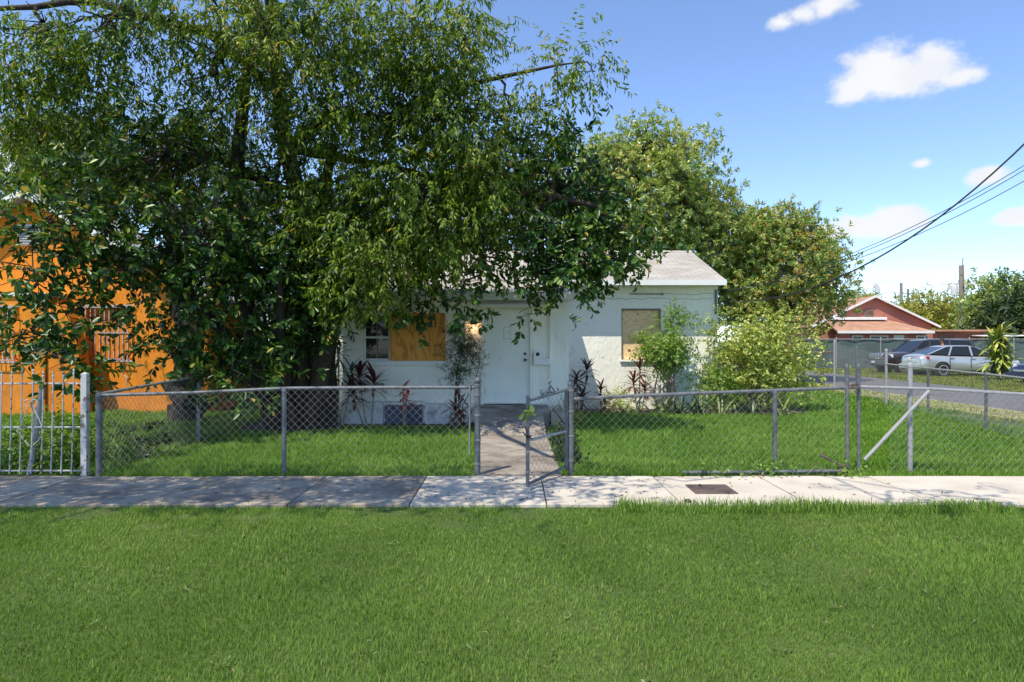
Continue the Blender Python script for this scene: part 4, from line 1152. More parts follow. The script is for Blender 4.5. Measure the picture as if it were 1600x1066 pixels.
Jt = [(0, 0, .93, (.165, .125)), (0, .1, .86, .11), (.03, .11, .48, .08), (0, .11, .1, .065), (0, -.1, .86, .11), (.03, -.11, .48, .08), (0, -.11, .1, .065)]
skin_body('trousers', Jt, [(0, 1), (1, 2), (2, 3), (0, 4), (4, 5), (5, 6)], 'trousers', pt)
hm = MB()
for i in range(1):
    hm.lathe([(.02, .112), (.06, .10), (.088, .06), (.096, .01), (.09, -.03)], (.055, 0, 1.69), (-.25, 0, 1), 14)
hm.build('hair', 'hair', pt, smooth=True, world=False)
fc_ = MB(); fc_.lathe([(.012, 0), (.018, .015), (.008, .035)], (.145, 0, 1.645), (1, 0, -.3), 8)
for s in (-1, 1):
    MB().lathe([(.02, 0), (.025, .012), (.012, .02)], (.06, s * .085, 1.65), (0, s, 0), 8).build('ear', 'skin', pt, smooth=True, world=False)
fc_.build('nose', 'skin', pt, smooth=True, world=False)
for s in (-1, 1):
    fc_ = MB()
    for k in range(5):
        a = (k - 2) * .016
        fc_.tube([(.30, s * .20 + a, .945), (.36, s * .20 + a * 1.3, .92), (.385, s * .20 + a * 1.3, .89)] if k else [(.28, s * .17, .96), (.31, s * .15, .93), (.34, s * .15, .91)], .009, 6)
    fc_.build('hand', 'skin', pt, smooth=True, world=False)
ey_ = MB()
for s in (-1, 1):
    ey_.lathe([(.008, 0), (.006, .006)], (.152, s * .03, 1.675), (1, 0, 0), 6)
ey_.build('eye', 'dark', pt, world=False)

# ================================================================== coral house across the street
K = thing('coral_house', 'coral pink house with low gable and peach shingle porch roof across the street', 'house', (25.4, 50, 0))
MB().prism([(21.3, 0), (29.5, 0), (29.5, 2.78), (25.4, 4.72), (21.3, 2.78)], 'y', 48, 60).build('body', 'coral', K)
rf = MB(); fc = MB()
for s in (1, -1):
    e = 25.4 + s * 4.5
    rf.hexa([(25.4 + s * .001, 47.7, 4.73), (e, 47.7, 2.60), (e, 60.3, 2.60), (25.4 + s * .001, 60.3, 4.73)], [(25.4 + s * .001, 47.7, 4.82), (e, 47.7, 2.69), (e, 60.3, 2.69), (25.4 + s * .001, 60.3, 4.82)])
    fc.hexa([(25.4 + s * .001, 47.62, 4.70), (e + s * .03, 47.62, 2.55), (e + s * .03, 47.69, 2.55), (25.4 + s * .001, 47.69, 4.70)], [(25.4 + s * .001, 47.62, 4.85), (e + s * .03, 47.62, 2.70), (e + s * .03, 47.69, 2.70), (25.4 + s * .001, 47.69, 4.85)])
rf.build('roof', 'shingle_peach', K); fc.build('rake_board', 'white_far', K)
gv = MB().box(24.75, 25.4, 47.92, 47.995, 3.3, 3.85).build('gable_vent', 'pole_wood', K)
for k in range(6):
    MB().box(24.8, 25.35, 47.88, 47.918, 3.34 + k * .083, 3.38 + k * .083).build('slat', 'rust', gv)
MB().box(22.7, 28.3, 45.9, 47.99, 0, 2.15).build('porch', 'coral', K)
h = MB(); h.add([(21.6, 45.3, 2.22), (28.0, 45.3, 2.22), (26.4, 47.98, 3.02), (22.0, 47.98, 3.02), (21.6, 45.3, 2.32), (28.0, 45.3, 2.32), (26.4, 47.98, 3.14), (22.0, 47.98, 3.14)], [(0, 3, 2, 1), (4, 5, 6, 7), (0, 1, 5, 4), (1, 2, 6, 5), (2, 3, 7, 6), (3, 0, 4, 7)])
h.build('porch_roof', 'shingle_peach', K)
MB().box(21.6, 28.02, 45.24, 45.295, 2.16, 2.33).build('porch_fascia', 'white_far', K)
MB().box(22.2, 26.1, 47.5, 47.95, 3.13, 3.32).build('flashing', 'white_far', K)
for (x0, x1, z0, z1) in ((22.9, 23.5, 1.2, 1.95), (24.1, 25.2, 1.2, 1.95), (27.2, 27.9, 1.25, 1.95)):
    wv = MB().box(x0, x1, 45.86, 45.895, z0, z1).build('window', 'glass', K)
    fr = MB(); fr.box(x0 - .06, x1 + .06, 45.82, 45.855, z0 - .07, z0); fr.box(x0 - .06, x1 + .06, 45.82, 45.855, z1, z1 + .07); fr.box(x0 - .06, x0, 45.82, 45.855, z0 + .001, z1 - .001); fr.box(x1, x1 + .06, 45.82, 45.855, z0 + .001, z1 - .001)
    fr.box(x0 + .001, x1 - .001, 45.825, 45.85, (z0 + z1) / 2 - .02, (z0 + z1) / 2 + .02); fr.box((x0 + x1) / 2 - .02, (x0 + x1) / 2 + .02, 45.828, 45.848, z0 + .001, (z0 + z1) / 2 - .021)
    fr.build('frame', 'white_far', wv)
MB().box(25.65, 26.35, 45.85, 45.895, 0, 2.05).build('door', 'white_far', K)
MB().box(28.35, 34.6, 46.4, 54, 0, 2.28).build('side_wing', 'coral', K)
MB().hexa([(27.9, 45.9, 2.29), (35.0, 45.9, 2.29), (35.0, 54.4, 2.29), (27.9, 54.4, 2.29)], [(27.9, 45.9, 2.42), (35.0, 45.9, 2.42), (35.0, 54.4, 2.46), (27.9, 54.4, 2.46)]).build('flat_roof', 'shingle_peach', K)
MB().box(29.0, 30.0, 46.36, 46.395, 1.0, 2.05).build('shutter', 'rust', K)
MB().hexa([(31, 44.2, 1.92), (36.2, 44.2, 2.02), (36.2, 46.3, 2.1), (31, 46.3, 2.0)], [(31, 44.2, 1.97), (36.2, 44.2, 2.07), (36.2, 46.3, 2.15), (31, 46.3, 2.05)]).build('awning', 'white_far', K)
ds = MB(); ds.lathe([(.02, -.06), (.2, -.03), (.33, .04), (.34, .06)], (25.6, 47.9, 5.35), (.5, -.8, .4), 18); ds.tube([(25.5, 48, 4.8), (25.55, 47.95, 5.3)], .03, 6)
ds.build('satellite_dish', 'grey_roof', K, smooth=True)
# pale roof beyond
S = thing('grey_shed', 'pale roofed outbuilding glimpsed between the far trees', 'shed', (48, 66, 0))
MB().prism([(43.6, 0), (51.2, 0), (51.2, 2.4), (43.6, 2.4)], 'y', 66, 72).build('wall', 'white_far', S)
MB().prism([(43.3, 2.41), (51.5, 2.41), (50.2, 3.35), (45.0, 3.45)], 'y', 65.6, 72.4).build('roof', 'grey_roof', S)

# ================================================================== utility poles and cables
def upole(label, x, y, h, r, arm=None, transformer=False):
    p_ = thing('utility_pole', label, 'pole', (x, y, 0), 0, 'utility poles along the streets')
    MB().tube([(x, y, -.1), (x + .04, y, h * .5), (x, y, h)], [r, r * .88, r * .72], 10).build('shaft', 'pole_wood', p_, smooth=True)
    if arm:
        MB().box(x - arm, x + arm, y - .06, y - .0, h - .75, h - .63).build('crossarm', 'pole_wood', p_)
        for k in (-1, 1):
            MB().lathe([(.04, 0), (.07, .06), (.04, .12), (.06, .16)], (x + k * arm * .8, y - .03, h - .63), n=8).build('insulator', 'grey_roof', p_)
    if transformer:
        t = MB(); t.lathe([(.24, 0), (.29, .03), (.29, .78), (.26, .86), (.1, .9)], (x - .62, y, h - 2.65), n=16); t.tube([(x - .4, y, h - 2.1), (x, y, h - 2.1)], .05, 6); t.tube([(x - .62, y, h - 1.8), (x - .62, y, h - 1.55)], .05, 6)
        t.build('transformer', 'grey_roof', p_, smooth=True)
        MB().tube([(x + .1, y, h - .25), (x + .12, y, h + .65)], .045, 6).build('pole_pin', 'pole_wood', p_)
    return p_
upole('wooden utility pole with grey transformer rising behind the coral house', 39.5, 60, 8.3, .26, None, True)
upole('thin bare utility pole above the coral house roof', 51.3, 90, 9.3, .24)
upole('distant utility pole with short crossarm beside the thin bare one', 58, 100, 9.3, .24, .9)
upole('near utility pole on the side street verge, outside the picture', 11.0, 12.0, 8.2, .16, .7)
def span(name, label, a, b, sag, r, mat='cable', n=26, grp=None):
    a = Vector(a); b = Vector(b)
    pts = []
    for i in range(n):
        t = i / (n - 1); p = a.lerp(b, t); p.z -= 4 * sag * t * (1 - t); pts.append(p)
    o = MB().tube(pts, r, 6).build(name, mat, smooth=True)
    tag(o, label, 'cable', grp)
span('service_cable', 'thick black service cable sagging from the bungalow corner to the upper right', (5.05, 16.5, 2.6), (11.0, 11.95, 7.31), 1.333, .017)
span('overhead_wire', 'uppermost of the three thin wires under the thick black cable', (5.05, 16.5, 2.88), (11.0, 11.95, 6.08), .60, .007, grp='thin wires to the bungalow')
span('overhead_wire', 'middle one of the three thin wires under the thick black cable', (5.05, 16.5, 2.84), (11.0, 11.95, 5.98), .60, .007, grp='thin wires to the bungalow')
span('overhead_wire', 'lowest of the three thin wires under the thick black cable', (5.05, 16.5, 2.83), (11.0, 11.95, 5.70), .58, .007, grp='thin wires to the bungalow')
span('overhead_wire', 'power line from the transformer pole to the right edge', (39.5, 60, 4.6), (64, 60, 4.4), .3, .035, grp='far power lines')
span('overhead_wire', 'low power line from the transformer pole to the bare pole', (39.5, 60, 4.4), (51.3, 90, 5.6), .5, .035, grp='far power lines')
span('overhead_wire', 'high power line from the transformer pole to the crossarm pole', (39.5, 60, 6.9), (58, 100, 8.6), .9, .03, grp='far power lines')
span('overhead_wire', 'power line running off behind the mango trees', (51.3, 90, 8.1), (24, 90, 7.4), .4, .03, grp='far power lines')

# ================================================================== trees
# the dark broad-leaved tree: several stems from one base, limbs reaching over the house
bx_, by_ = -4.15, 12.8
stemsA = [([(-4.25, 12.8, -.05), (-4.5, 12.75, .8), (-4.85, 12.6, 1.9), (-5.0, 12.4, 3.4), (-4.9, 12.2, 5.2), (-4.6, 12.0, 6.6)], [.30, .22, .17, .15, .12, .08]),
          ([(-4.0, 12.9, -.05), (-3.95, 12.9, 1.0), (-3.9, 12.8, 2.2), (-3.6, 12.6, 3.8), (-3.2, 12.3, 5.2)], [.26, .19, .15, .12, .08]),
          ([(-3.85, 12.75, -.05), (-3.6, 12.7, .9), (-3.3, 12.5, 2.0), (-2.4, 12.2, 3.4), (-1.2, 11.9, 4.1), (.4, 11.6, 4.2), (1.4, 11.4, 3.9)], [.22, .17, .15, .12, .10, .07, .04]),
          ([(-4.4, 12.65, -.05), (-4.55, 12.5, .6), (-5.1, 12.1, 1.8), (-6.0, 11.4, 2.9), (-7.2, 10.6, 3.3)], [.16, .12, .10, .08, .05]),
          ([(-4.05, 12.6, -.05), (-4.15, 12.4, .8), (-4.1, 12.0, 1.8), (-3.9, 11.5, 2.9)], [.12, .10, .08, .05]),
          ([(-3.75, 13.0, -.05), (-3.6, 13.05, 1.0), (-3.45, 13.0, 2.2), (-3.2, 12.9, 3.2)], [.14, .12, .10, .06])]
rng = np.random.default_rng(64)
for i in range(22):
    a = rng.uniform(-1, 1); b_ = rng.uniform(-1, 1)
    x0, y0 = -4.05 + a * .42, 12.8 + b_ * .25
    x1, y1 = -4.05 + a * 1.0 + rng.uniform(-.2, .2), 12.75 + b_ * .5
    zt = rng.uniform(2.2, 3.4)
    r_ = rng.uniform(.022, .05)
    stemsA.append(([(x0, y0, -.05), (x0 + (x1 - x0) * .25, y0, zt * .35), (x0 + (x1 - x0) * .6, (y0 + y1) / 2, zt * .7), (x1, y1, zt)], [r_ * 1.3, r_, r_ * .8, r_ * .5]))
def lobe(pxx, pyy, d, rx, ry, rz, nc, nt):
    x, y, z = px(pxx, pyy, d)
    return (x, y, z, rx, ry, rz, nc, nt)
lobesA = [lobe(40, 420, 9.6, .9, .8, .8, 17, 6), lobe(120, 330, 10.2, 1.0, .9, .8, 22, 7), lobe(205, 420, 10.4, .9, .8, .65, 14, 6), lobe(110, 505, 9.8, .5, .5, .45, 8, 6), lobe(30, 530, 9.4, .35, .4, .25, 5, 5),
          lobe(290, 360, 11.2, 1.1, 1.0, .9, 28, 7), lobe(310, 470, 11.4, .8, .8, .6, 15, 7), lobe(385, 590, 11.2, .40, .4, .3, 8, 7), lobe(370, 410, 12.0, 1.0, .9, .8, 28, 7), lobe(270, 545, 11.0, .5, .5, .35, 8, 6),
          lobe(430, 420, 12.0, .9, .8, .6, 22, 7), lobe(500, 410, 12.2, .9, .8, .6, 20, 7), lobe(220, 250, 11.0, 1.2, 1.1, .9, 26, 7), lobe(430, 290, 12.4, 1.2, 1.1, 1.0, 30, 7), 
          lobe(560, 390, 12.4, .9, .9, .8, 20, 7), lobe(660, 410, 12.3, .85, .8, .40, 12, 6), lobe(750, 400, 12.0, .85, .8, .38, 13, 6),
          lobe(840, 380, 11.8, .85, .8, .55, 20, 7), lobe(930, 395, 11.6, .7, .7, .5, 24, 7), lobe(970, 365, 11.8, .45, .6, .4, 13, 7), lobe(880, 285, 12.0, .85, .8, .7, 26, 7), lobe(950, 300, 12.0, .4, .5, .4, 8, 7),
          lobe(800, 255, 12.4, .9, .9, .75, 22, 7), lobe(700, 330, 12.6, 1.0, .9, .7, 20, 7), lobe(870, 200, 12.2, .45, .5, .3, 7, 7), lobe(860, 440, 11.7, .5, .5, .3, 11, 6),
          lobe(100, 585, 8.9, .2, .22, .2, 4, 6), lobe(640, 495, 11.9, .35, .35, .22, 5, 5), lobe(820, 495, 11.5, .3, .3, .2, 3, 4), lobe(720, 470, 11.7, .35, .35, .2, 5, 5), lobe(425, 530, 12.0, .5, .4, .4, 11, 6), lobe(490, 490, 12.2, .5, .4, .4, 11, 6), lobe(360, 545, 11.6, .4, .4, .35, 9, 6)]
A = tree('broadleaf_tree', 'big dark broadleaf tree with many stems behind the front fence', 'tree', (bx_, by_, 0), stemsA, lobesA, 'leaf_big', .145, .058, 11, per=9, twig=.18, droop=.28, clump=.24, four=True, r_limb=.07)
# the lighter tree with small drooping leaves above it
stemsB = [([(-3.55, 13.3, -.05), (-3.6, 13.3, 1.6), (-3.9, 13.1, 3.4), (-4.2, 12.7, 5.2), (-4.3, 12.2, 7.0), (-4.8, 11.5, 8.3)], [.24, .19, .17, .15, .12, .06]),
          ([(-4.2, 12.7, 5.2), (-3.3, 12.2, 5.7), (-2.2, 11.8, 5.5), (-1.0, 11.5, 5.9), (.6, 11.2, 6.15), (1.2, 11.0, 6.15)], [.11, .09, .075, .05, .025, .008]),
          ([(-4.25, 12.4, 6.2), (-5.2, 11.6, 6.9), (-6.6, 10.8, 7.0), (-8.0, 10.2, 6.6)], [.10, .08, .06, .03]),
          ([(-4.3, 12.2, 7.0), (-3.6, 10.4, 7.6), (-2.6, 8.4, 7.2), (-1.6, 6.6, 6.4), (-.4, 5.6, 5.8)], [.10, .08, .07, .05, .03]),
          ([(-4.2, 12.7, 5.2), (-3.0, 12.4, 5.0), (-2.0, 12.1, 4.7), (-1.0, 12.0, 4.4)], [.09, .07, .06, .03])]
lobesB = [lobe(60, 60, 10.2, 1.1, 1.0, .9, 26, 9), lobe(170, 30, 10.4, 1.0, 1.0, .7, 20, 9), lobe(60, 220, 11.2, 1.0, .9, .9, 24, 9), lobe(160, 240, 11.6, .9, .9, .8, 22, 9), lobe(270, 50, 10.8, .9, .9, .7, 14, 9),
          lobe(300, 220, 12.2, 1.1, 1.0, 1.0, 28, 9), lobe(430, 60, 11.2, 1.1, 1.1, .9, 35, 10), lobe(540, 60, 11.2, 1.1, 1.1, 1.0, 41, 10), lobe(650, 50, 11.0, 1.0, 1.0, .9, 37, 10),
          lobe(725, 60, 10.8, .5, .8, .75, 18, 10), lobe(500, 200, 11.8, 1.1, 1.0, 1.0, 37, 10), lobe(620, 180, 11.4, 1.1, 1.0, .9, 41, 10), lobe(720, 180, 11.2, .85, .9, .8, 30, 10),
          lobe(560, 320, 11.8, 1.0, .9, 1.0, 37, 10), lobe(650, 300, 11.4, 1.0, .9, .9, 37, 10), lobe(600, 400, 11.4, .75, .7, .7, 22, 10), lobe(560, 455, 11.5, .4, .4, .55, 10, 10), lobe(690, 365, 11.3, .7, .7, .55, 16, 10),
          lobe(770, 280, 11.4, .75, .8, .8, 26, 10), lobe(795, 165, 11.2, .35, .45, .3, 5, 8), lobe(865, 125, 11.0, .3, .35, .2, 4, 7), lobe(900, 90, 11.0, .30, .35, .18, 6, 7), lobe(930, 112, 11.0, .2, .25, .18, 4, 6),
          (-8.6, 5.0, 5.7, 1.0, .7, .5, 46, 11), (-7.0, 4.9, 5.6, .9, .65, .5, 46, 11), (-5.4, 5.0, 5.6, .9, .65, .5, 46, 11), (-4.0, 4.9, 5.5, .8, .6, .5, 40, 11), (-2.6, 5.0, 5.5, .9, .7, .5, 36, 10), (-1.0, 5.0, 5.5, .9, .6, .45, 13, 9), (3.0, 4.6, 5.2, .9, .2, .2, 5, 7),
          (-4, 10.6, 8.8, 1.6, 1.2, .6, 12, 9), lobe(120, 130, 10.8, 1.2, .9, .7, 22, 9), lobe(330, 120, 11.4, .8, .8, .6, 12, 9), lobe(20, 150, 10.6, .8, .8, .7, 16, 9), lobe(380, 10, 11, .9, .9, .5, 16, 9)]
Bt = tree('fine_leaved_tree', 'tall tree with small drooping leaves filling the upper left', 'tree', (-3.55, 13.3, 0), stemsB, lobesB, 'leaf_fine', .118, .038, 23, per=11, twig=.36, droop=.75, clump=.26, r_limb=.05)
# neighbour's tree with thick trunk
xN, yN, _ = px(290, 660, 13.9)
stemsC = [([(xN, yN, -.05), (xN - .05, yN, .7), (xN + .05, yN, 1.6), (xN - .2, yN, 3.0), (xN - .4, yN + .2, 4.6)], [.34, .27, .24, .18, .10]), ([(xN + .05, yN, 1.4), (xN + .5, yN + .2, 2.6), (xN + .9, yN + .4, 4.0)], [.15, .12, .07])]
lobesC = [(xN - .6, yN + .2, 4.6, 1.3, 1.2, 1.0, 30, 8), (xN + .8, yN + .5, 4.0, 1.2, 1.2, 1.0, 30, 8), (xN - 1.6, yN + .4, 5.4, 1.2, 1.2, 1.0, 24, 8), (xN + .2, yN + .6, 6.0, 1.3, 1.2, 1.0, 28, 8), (xN + 1.5, yN + 1.2, 2.9, 1.0, 1.0, .8, 20, 8)]
tree('neighbour_tree', 'thick trunked tree between the orange house and the fence', 'tree', (xN, yN, 0), stemsC, lobesC, 'leaf_dark', .10, .042, 37, per=9, twig=.3, droop=.35, clump=.28)
def round_tree(name, label, x, y, h0, lobes, leafmat, L, W, seed, r=.22, per=12, twig=.17, clump=.33, droop=.0, group=None, shell=.3):
    top = max(l[2] for l in lobes)
    stems = [([(x, y, -.1), (x + .05, y, h0 * .5), (x, y, h0), (x + .1, y + .1, top)], [r * 1.2, r, r * .8, r * .3])]
    return tree(name, label, 'tree', (x, y, 0), stems, lobes, leafmat, L, W, seed, per, twig, droop, clump, False, 'bark', shell, group, .09)
def blobs(seed, cx, cy, cz, rx, ry, rz, n, s, nc, nt):
    """lobes spread over an ellipsoid so that the crown's outline is uneven"""
    r = np.random.default_rng(seed); out = [(cx, cy, cz, rx * .7, ry * .7, rz * .7, nc, nt)]
    for i in range(n):
        a = i * 2.39996; zz = 1 - 1.75 * (i + .5) / n; q = math.sqrt(max(0, 1 - zz * zz))
        k = r.uniform(.62, .82)
        ss = s * r.uniform(.75, 1.2)
        out.append((cx + rx * k * q * math.cos(a), cy + ry * k * q * math.sin(a), cz + rz * k * zz, ss, ss, ss * .85, nc, nt))
    return out
GB = 'mango trees behind the bungalow'
round_tree('mango_tree', 'tall mango tree with yellowish new leaves behind the bungalow', 4.9, 27, 2.5, blobs(1, 4.95, 27, 7.1, 3.3, 3.0, 3.5, 24, 1.15, 34, 5)[1:] + [(7.3, 26.6, 5.2, 1.1, 1.2, 1.2, 34, 5), (8.0, 26.8, 6.2, .8, .8, .9, 22, 9), (2.6, 26.5, 5.0, 1.5, 1.3, 1.5, 34, 9), lobe(1105, 335, 27.2, 1.1, 1.1, 1.1, 36, 5), lobe(1115, 305, 27.4, .8, .8, .75, 24, 5), lobe(1150, 350, 27.6, .9, .9, .8, 26, 5), lobe(1070, 300, 27, 1.0, 1.0, 1.0, 30, 5), lobe(1130, 400, 27.3, 1.1, 1.0, 1.1, 34, 9), lobe(1060, 380, 27, 1.1, 1.0, 1.0, 34, 5)], 'leaf_mango', .19, .062, 51, .32, group=GB)
round_tree('mango_tree', 'round mango tree with reddish tips beside the street', 10.75, 28, 1.6, blobs(2, 10.75, 28, 4.35, 2.75, 2.6, 2.95, 26, .98, 34, 5)[1:], 'leaf_mango_red', .18, .06, 52, .28, group=GB)
GL = 'trees beyond the left lots'
round_tree('shade_tree', 'leafy tree behind the left half of the bungalow', -1.5, 29, 3, blobs(3, -1.5, 29, 6.6, 3.6, 3.0, 3.6, 14, 1.5, 15, 9), 'leaf_far', .22, .07, 53, .3, group=GL)
round_tree('shade_tree', 'bushy tree standing between the orange house and the bungalow', -7.2, 27, 2, blobs(4, -7.2, 27, 4.6, 3.4, 2.6, 3.6, 14, 1.5, 15, 9), 'leaf_dark', .2, .07, 54, .3, group=GL)
round_tree('shade_tree', 'light green tree above the orange house roof at the left edge', -19.5, 30, 3, blobs(5, -19.8, 30, 9.0, 2.9, 3, 3.6, 14, 1.4, 15, 9), 'leaf_far', .22, .07, 55, .3, group=GL)
round_tree('shade_tree', 'tree crown showing through the gaps above the orange house', -14.5, 33, 3, blobs(6, -14.5, 33, 8.2, 3.0, 3, 2.9, 12, 1.4, 14, 8), 'leaf_far', .22, .07, 56, .3, group=GL)
GR = 'trees far beyond the coral house'
def far_tree(label, pxx, d, ztop, rx, rz, mat, seed):
    x = (pxx - 800) / 1067 * d
    round_tree('street_tree', label, x, d, max(.8, ztop - 2 * rz), blobs(seed, x, d, ztop - rz, rx, rx, rz, 12, rx * .42, 12, 8), mat, .4, .16, seed + 100, .3, 8, .6, .55, group=GR)
far_tree('dark green tree at the right edge behind the blue car', 1572, 58, 7.1, 3.4, 3.2, 'leaf_mango', 61)
far_tree('deep green tree touching the right picture edge', 1625, 52, 6.6, 3.2, 3.1, 'leaf_far', 62)
far_tree('grey green tree low at the right edge above the spiky plant', 1592, 47, 4.4, 2.0, 2.1, 'leaf_dark', 63)
far_tree('yellow green tree just right of the coral gable', 1442, 70, 6.2, 3.6, 2.9, 'leaf_yellow', 64)
far_tree('yellow flowering tree left of the transformer pole', 1490, 76, 6.1, 3.8, 2.9, 'leaf_yellow', 65)
far_tree('yellowish tree right of the transformer pole', 1535, 72, 5.4, 3.2, 2.6, 'leaf_yellow', 66)
far_tree('small pale treetop above the left slope of the coral roof', 1350, 80, 6.6, 1.9, 1.6, 'leaf_yellow', 67)
far_tree('low dark tree beyond the coral roof', 1400, 85, 5.6, 2.4, 2.4, 'leaf_far', 68)

# strap leaves: shared meshes, one object each
def strap_mesh(name, L, W, bend, mat, n=7, fold=.25):
    vs = []; fs = []
    x = z = 0.0; ang = .0
    st = L / (n - 1)
    for i in range(n):
        t = i / (n - 1)
        w_ = W * .5 * (math.sin(math.pi * min(1, t * .9 + .12)) ** .7) if t < .999 else .002
        vs += [(x, -w_, z + w_ * fold), (x, 0, z), (x, w_, z + w_ * fold)]
        if i:
            a = (i - 1) * 3; b = i * 3
            fs += [(a, b, b + 1, a + 1), (a + 1, b + 1, b + 2, a + 2)]
        ang -= bend / (n - 1)
        x += math.cos(ang) * st; z += math.sin(ang) * st
    me = bpy.data.meshes.new(name); me.from_pydata(vs, [], fs); me.polygons.foreach_set('use_smooth', [True] * len(fs)); me.materials.append(M[mat])
    return me
_sm = {}
def straps(mat, L, W):
    k = (mat, round(L, 2), round(W, 3))
    if k not in _sm:
        _sm[k] = [strap_mesh('leaf', L * q, W, bnd, mat) for q, bnd in ((1, .5), (.9, 1.1), (.75, .8))]
    return _sm[k]
def rosette(t, base, n, mat, L, W, rng, lo=.05, hi=1.35, stem=None, spread=.06):
    ms = straps(mat, L, W)
    for i in range(n):
        f = (i + .5) / n
        q = bpy.data.objects.new('leaf', ms[int(rng.integers(0, 3))])
        place(q, t)
        a = i * 2.39996 + rng.uniform(-.3, .3)
        el_ = lo + (hi - lo) * f + rng.uniform(-.12, .12)
        q.location = (base[0], base[1], base[2] + spread * (f - .5) * 2)
        q.rotation_euler = Euler((rng.uniform(-.3, .3), -el_, a))
        s_ = rng.uniform(.8, 1.1); q.scale = (s_, s_, s_)
def ti(label, x, y, heads, mat, L, W, seed, n=26, group='red leaved plants along the house', name='ti_plant', stem='bark_pale', lo=-.25, hi=1.35):
    rng = np.random.default_rng(seed)
    t = thing(name, label, 'plant', (x, y, 0), 0, group)
    sm = MB()
    for (dx, dy, h) in heads:
        sm.tube([(x + dx * .3, y + dy * .3, -.02), (x + dx * .7, y + dy * .7, h * .5), (x + dx, y + dy, h)], [.018, .015, .013], 6)
    sm.build('stem', stem, t, smooth=True)
    for (dx, dy, h) in heads:
        rosette(t, (x + dx, y + dy, h), n, mat, L, W, rng, lo, hi, spread=.1)
    return t
ti('dark red strap leaved plant against the bungalow wall by the gate post', 1.52, 15.6, [(-.05, -.1, .75), (.2, .05, .95), (-.12, .1, .45), (.05, -.25, .3)], 'ti_dark', .40, .055, 1, 26)
ti('small reddish brown strap leaved plant in the gap beside the gate post', 2.02, 15.5, [(0, 0, .5), (.08, -.1, .2)], 'ti_brown', .34, .05, 2, 26)
ti('tall reddish brown strap leaved plant under the boarded square window', 2.92, 15.6, [(0, 0, .95), (-.15, -.05, .65), (.1, -.1, .5)], 'ti_brown', .40, .055, 3, 28)
ti('large dark purple plant below the porch window sill', -2.75, 13.2, [(-.2, 0, .95), (.1, -.05, .80), (-.3, -.1, .6)], 'ti_dark', .44, .07, 4, 24)
ti('bright pink and red leaved plant beside the dark purple one', -2.08, 13.1, [(0, 0, .62), (.06, -.05, .50)], 'ti_pink', .30, .07, 5, 12)
ti('spiky dark plant by the fence end post and front door', -1.02, 12.9, [(0, 0, .12), (.03, 0, .42), (-.05, .05, .28)], 'ti_dark', .45, .05, 6, 16)
ti('spiky green dracaena at the corner of the porch', -3.35, 13.2, [(0, 0, 1.35), (-.3, -.1, 1.15), (.25, 0, 1.0), (-.5, 0, .7)], 'strap_green', .50, .045, 7, 22, group=None, name='dracaena', lo=-.7, hi=1.3)
ti('big spiky yellow green plant on the grass between the parked cars', 20.25, 28.4, [(0, 0, 1.75), (.12, .1, 1.35), (-.15, 0, 1.5), (0, -.1, 1.0), (.2, 0, .8), (-.2, 0, .75)], 'strap_yellow', .92, .14, 8, 30, group=None, name='corn_plant', lo=-.55, hi=1.35)
def tuft(label, x, y, n, L, W, mat, seed, lo=.7, hi=1.5, sp=.1):
    rng = np.random.default_rng(seed)
    t = thing('strap_plant', label, 'plant', (x, y, 0), 0, 'low strap leaved plants along the bungalow')
    MB().lathe([(.05, -.02), (.04, .02), (.01, .04)], (x, y, 0), n=8).build('root_crown', 'bark_pale', t)
    ms = straps(mat, L, W)
    for i in range(n):
        q = bpy.data.objects.new('leaf', ms[int(rng.integers(0, 3))]); place(q, t)
        q.location = (x + rng.normal() * sp, y + rng.normal() * sp * .6, 0)
        q.rotation_euler = Euler((rng.uniform(-.3, .3), -rng.uniform(lo, hi), rng.uniform(0, 6.28)))
for i, (x, y, L, W, mat, lb) in enumerate([(3.35, 15.3, .62, .05, 'strap_pale', 'pale striped strap plant at the foot of the sapling'), (3.75, 15.25, .55, .05, 'strap_green', 'dark strap plant just right of the sapling stems'),
                                       (4.25, 15.35, .6, .05, 'strap_green', 'dark strap plant below the leaning corrugated sheet'), (4.75, 15.2, .5, .04, 'strap_pale', 'pale strap plant in front of the small green shrub'),
                                       (2.62, 15.25, .42, .04, 'strap_pale', 'short pale strap plant below the window sill corner'), (5.3, 15.1, .55, .045, 'strap_green', 'dark strap plant at the left foot of the variegated bush'),
                                       (5.95, 15.0, .5, .045, 'strap_pale', 'pale strap plant under the middle of the variegated bush')]):
    tuft(lb, x, y, 20, L, W, mat, 200 + i)
def shrub(name, label, x, y, lobes, mat, L, W, seed, stems=5, per=8, twig=.22, clump=.14, droop=.15, h=.6, shell=.6, four=False, stemmat='bark_pale', group=None, r=.016):
    t = thing(name, label, 'shrub', (x, y, 0), 0, group)
    rng = np.random.default_rng(seed + 7)
    v, tr, rn, cc = foliage(seed, lobes, L, W, per, twig, droop, clump, four, shell)
    sm = MB()
    for c, lb in zip(cc, lobes):
        k = min(len(c), stems)
        for q in c[:k]:
            limb(sm, (x + rng.normal() * .06, y + rng.normal() * .06, -.02), q, r, .004, rng, 6, .6, .05, 5)
    sm.build('stem', stemmat, t, smooth=True)
    np_mesh('foliage', v, tr, mat, rn, t)
    return t
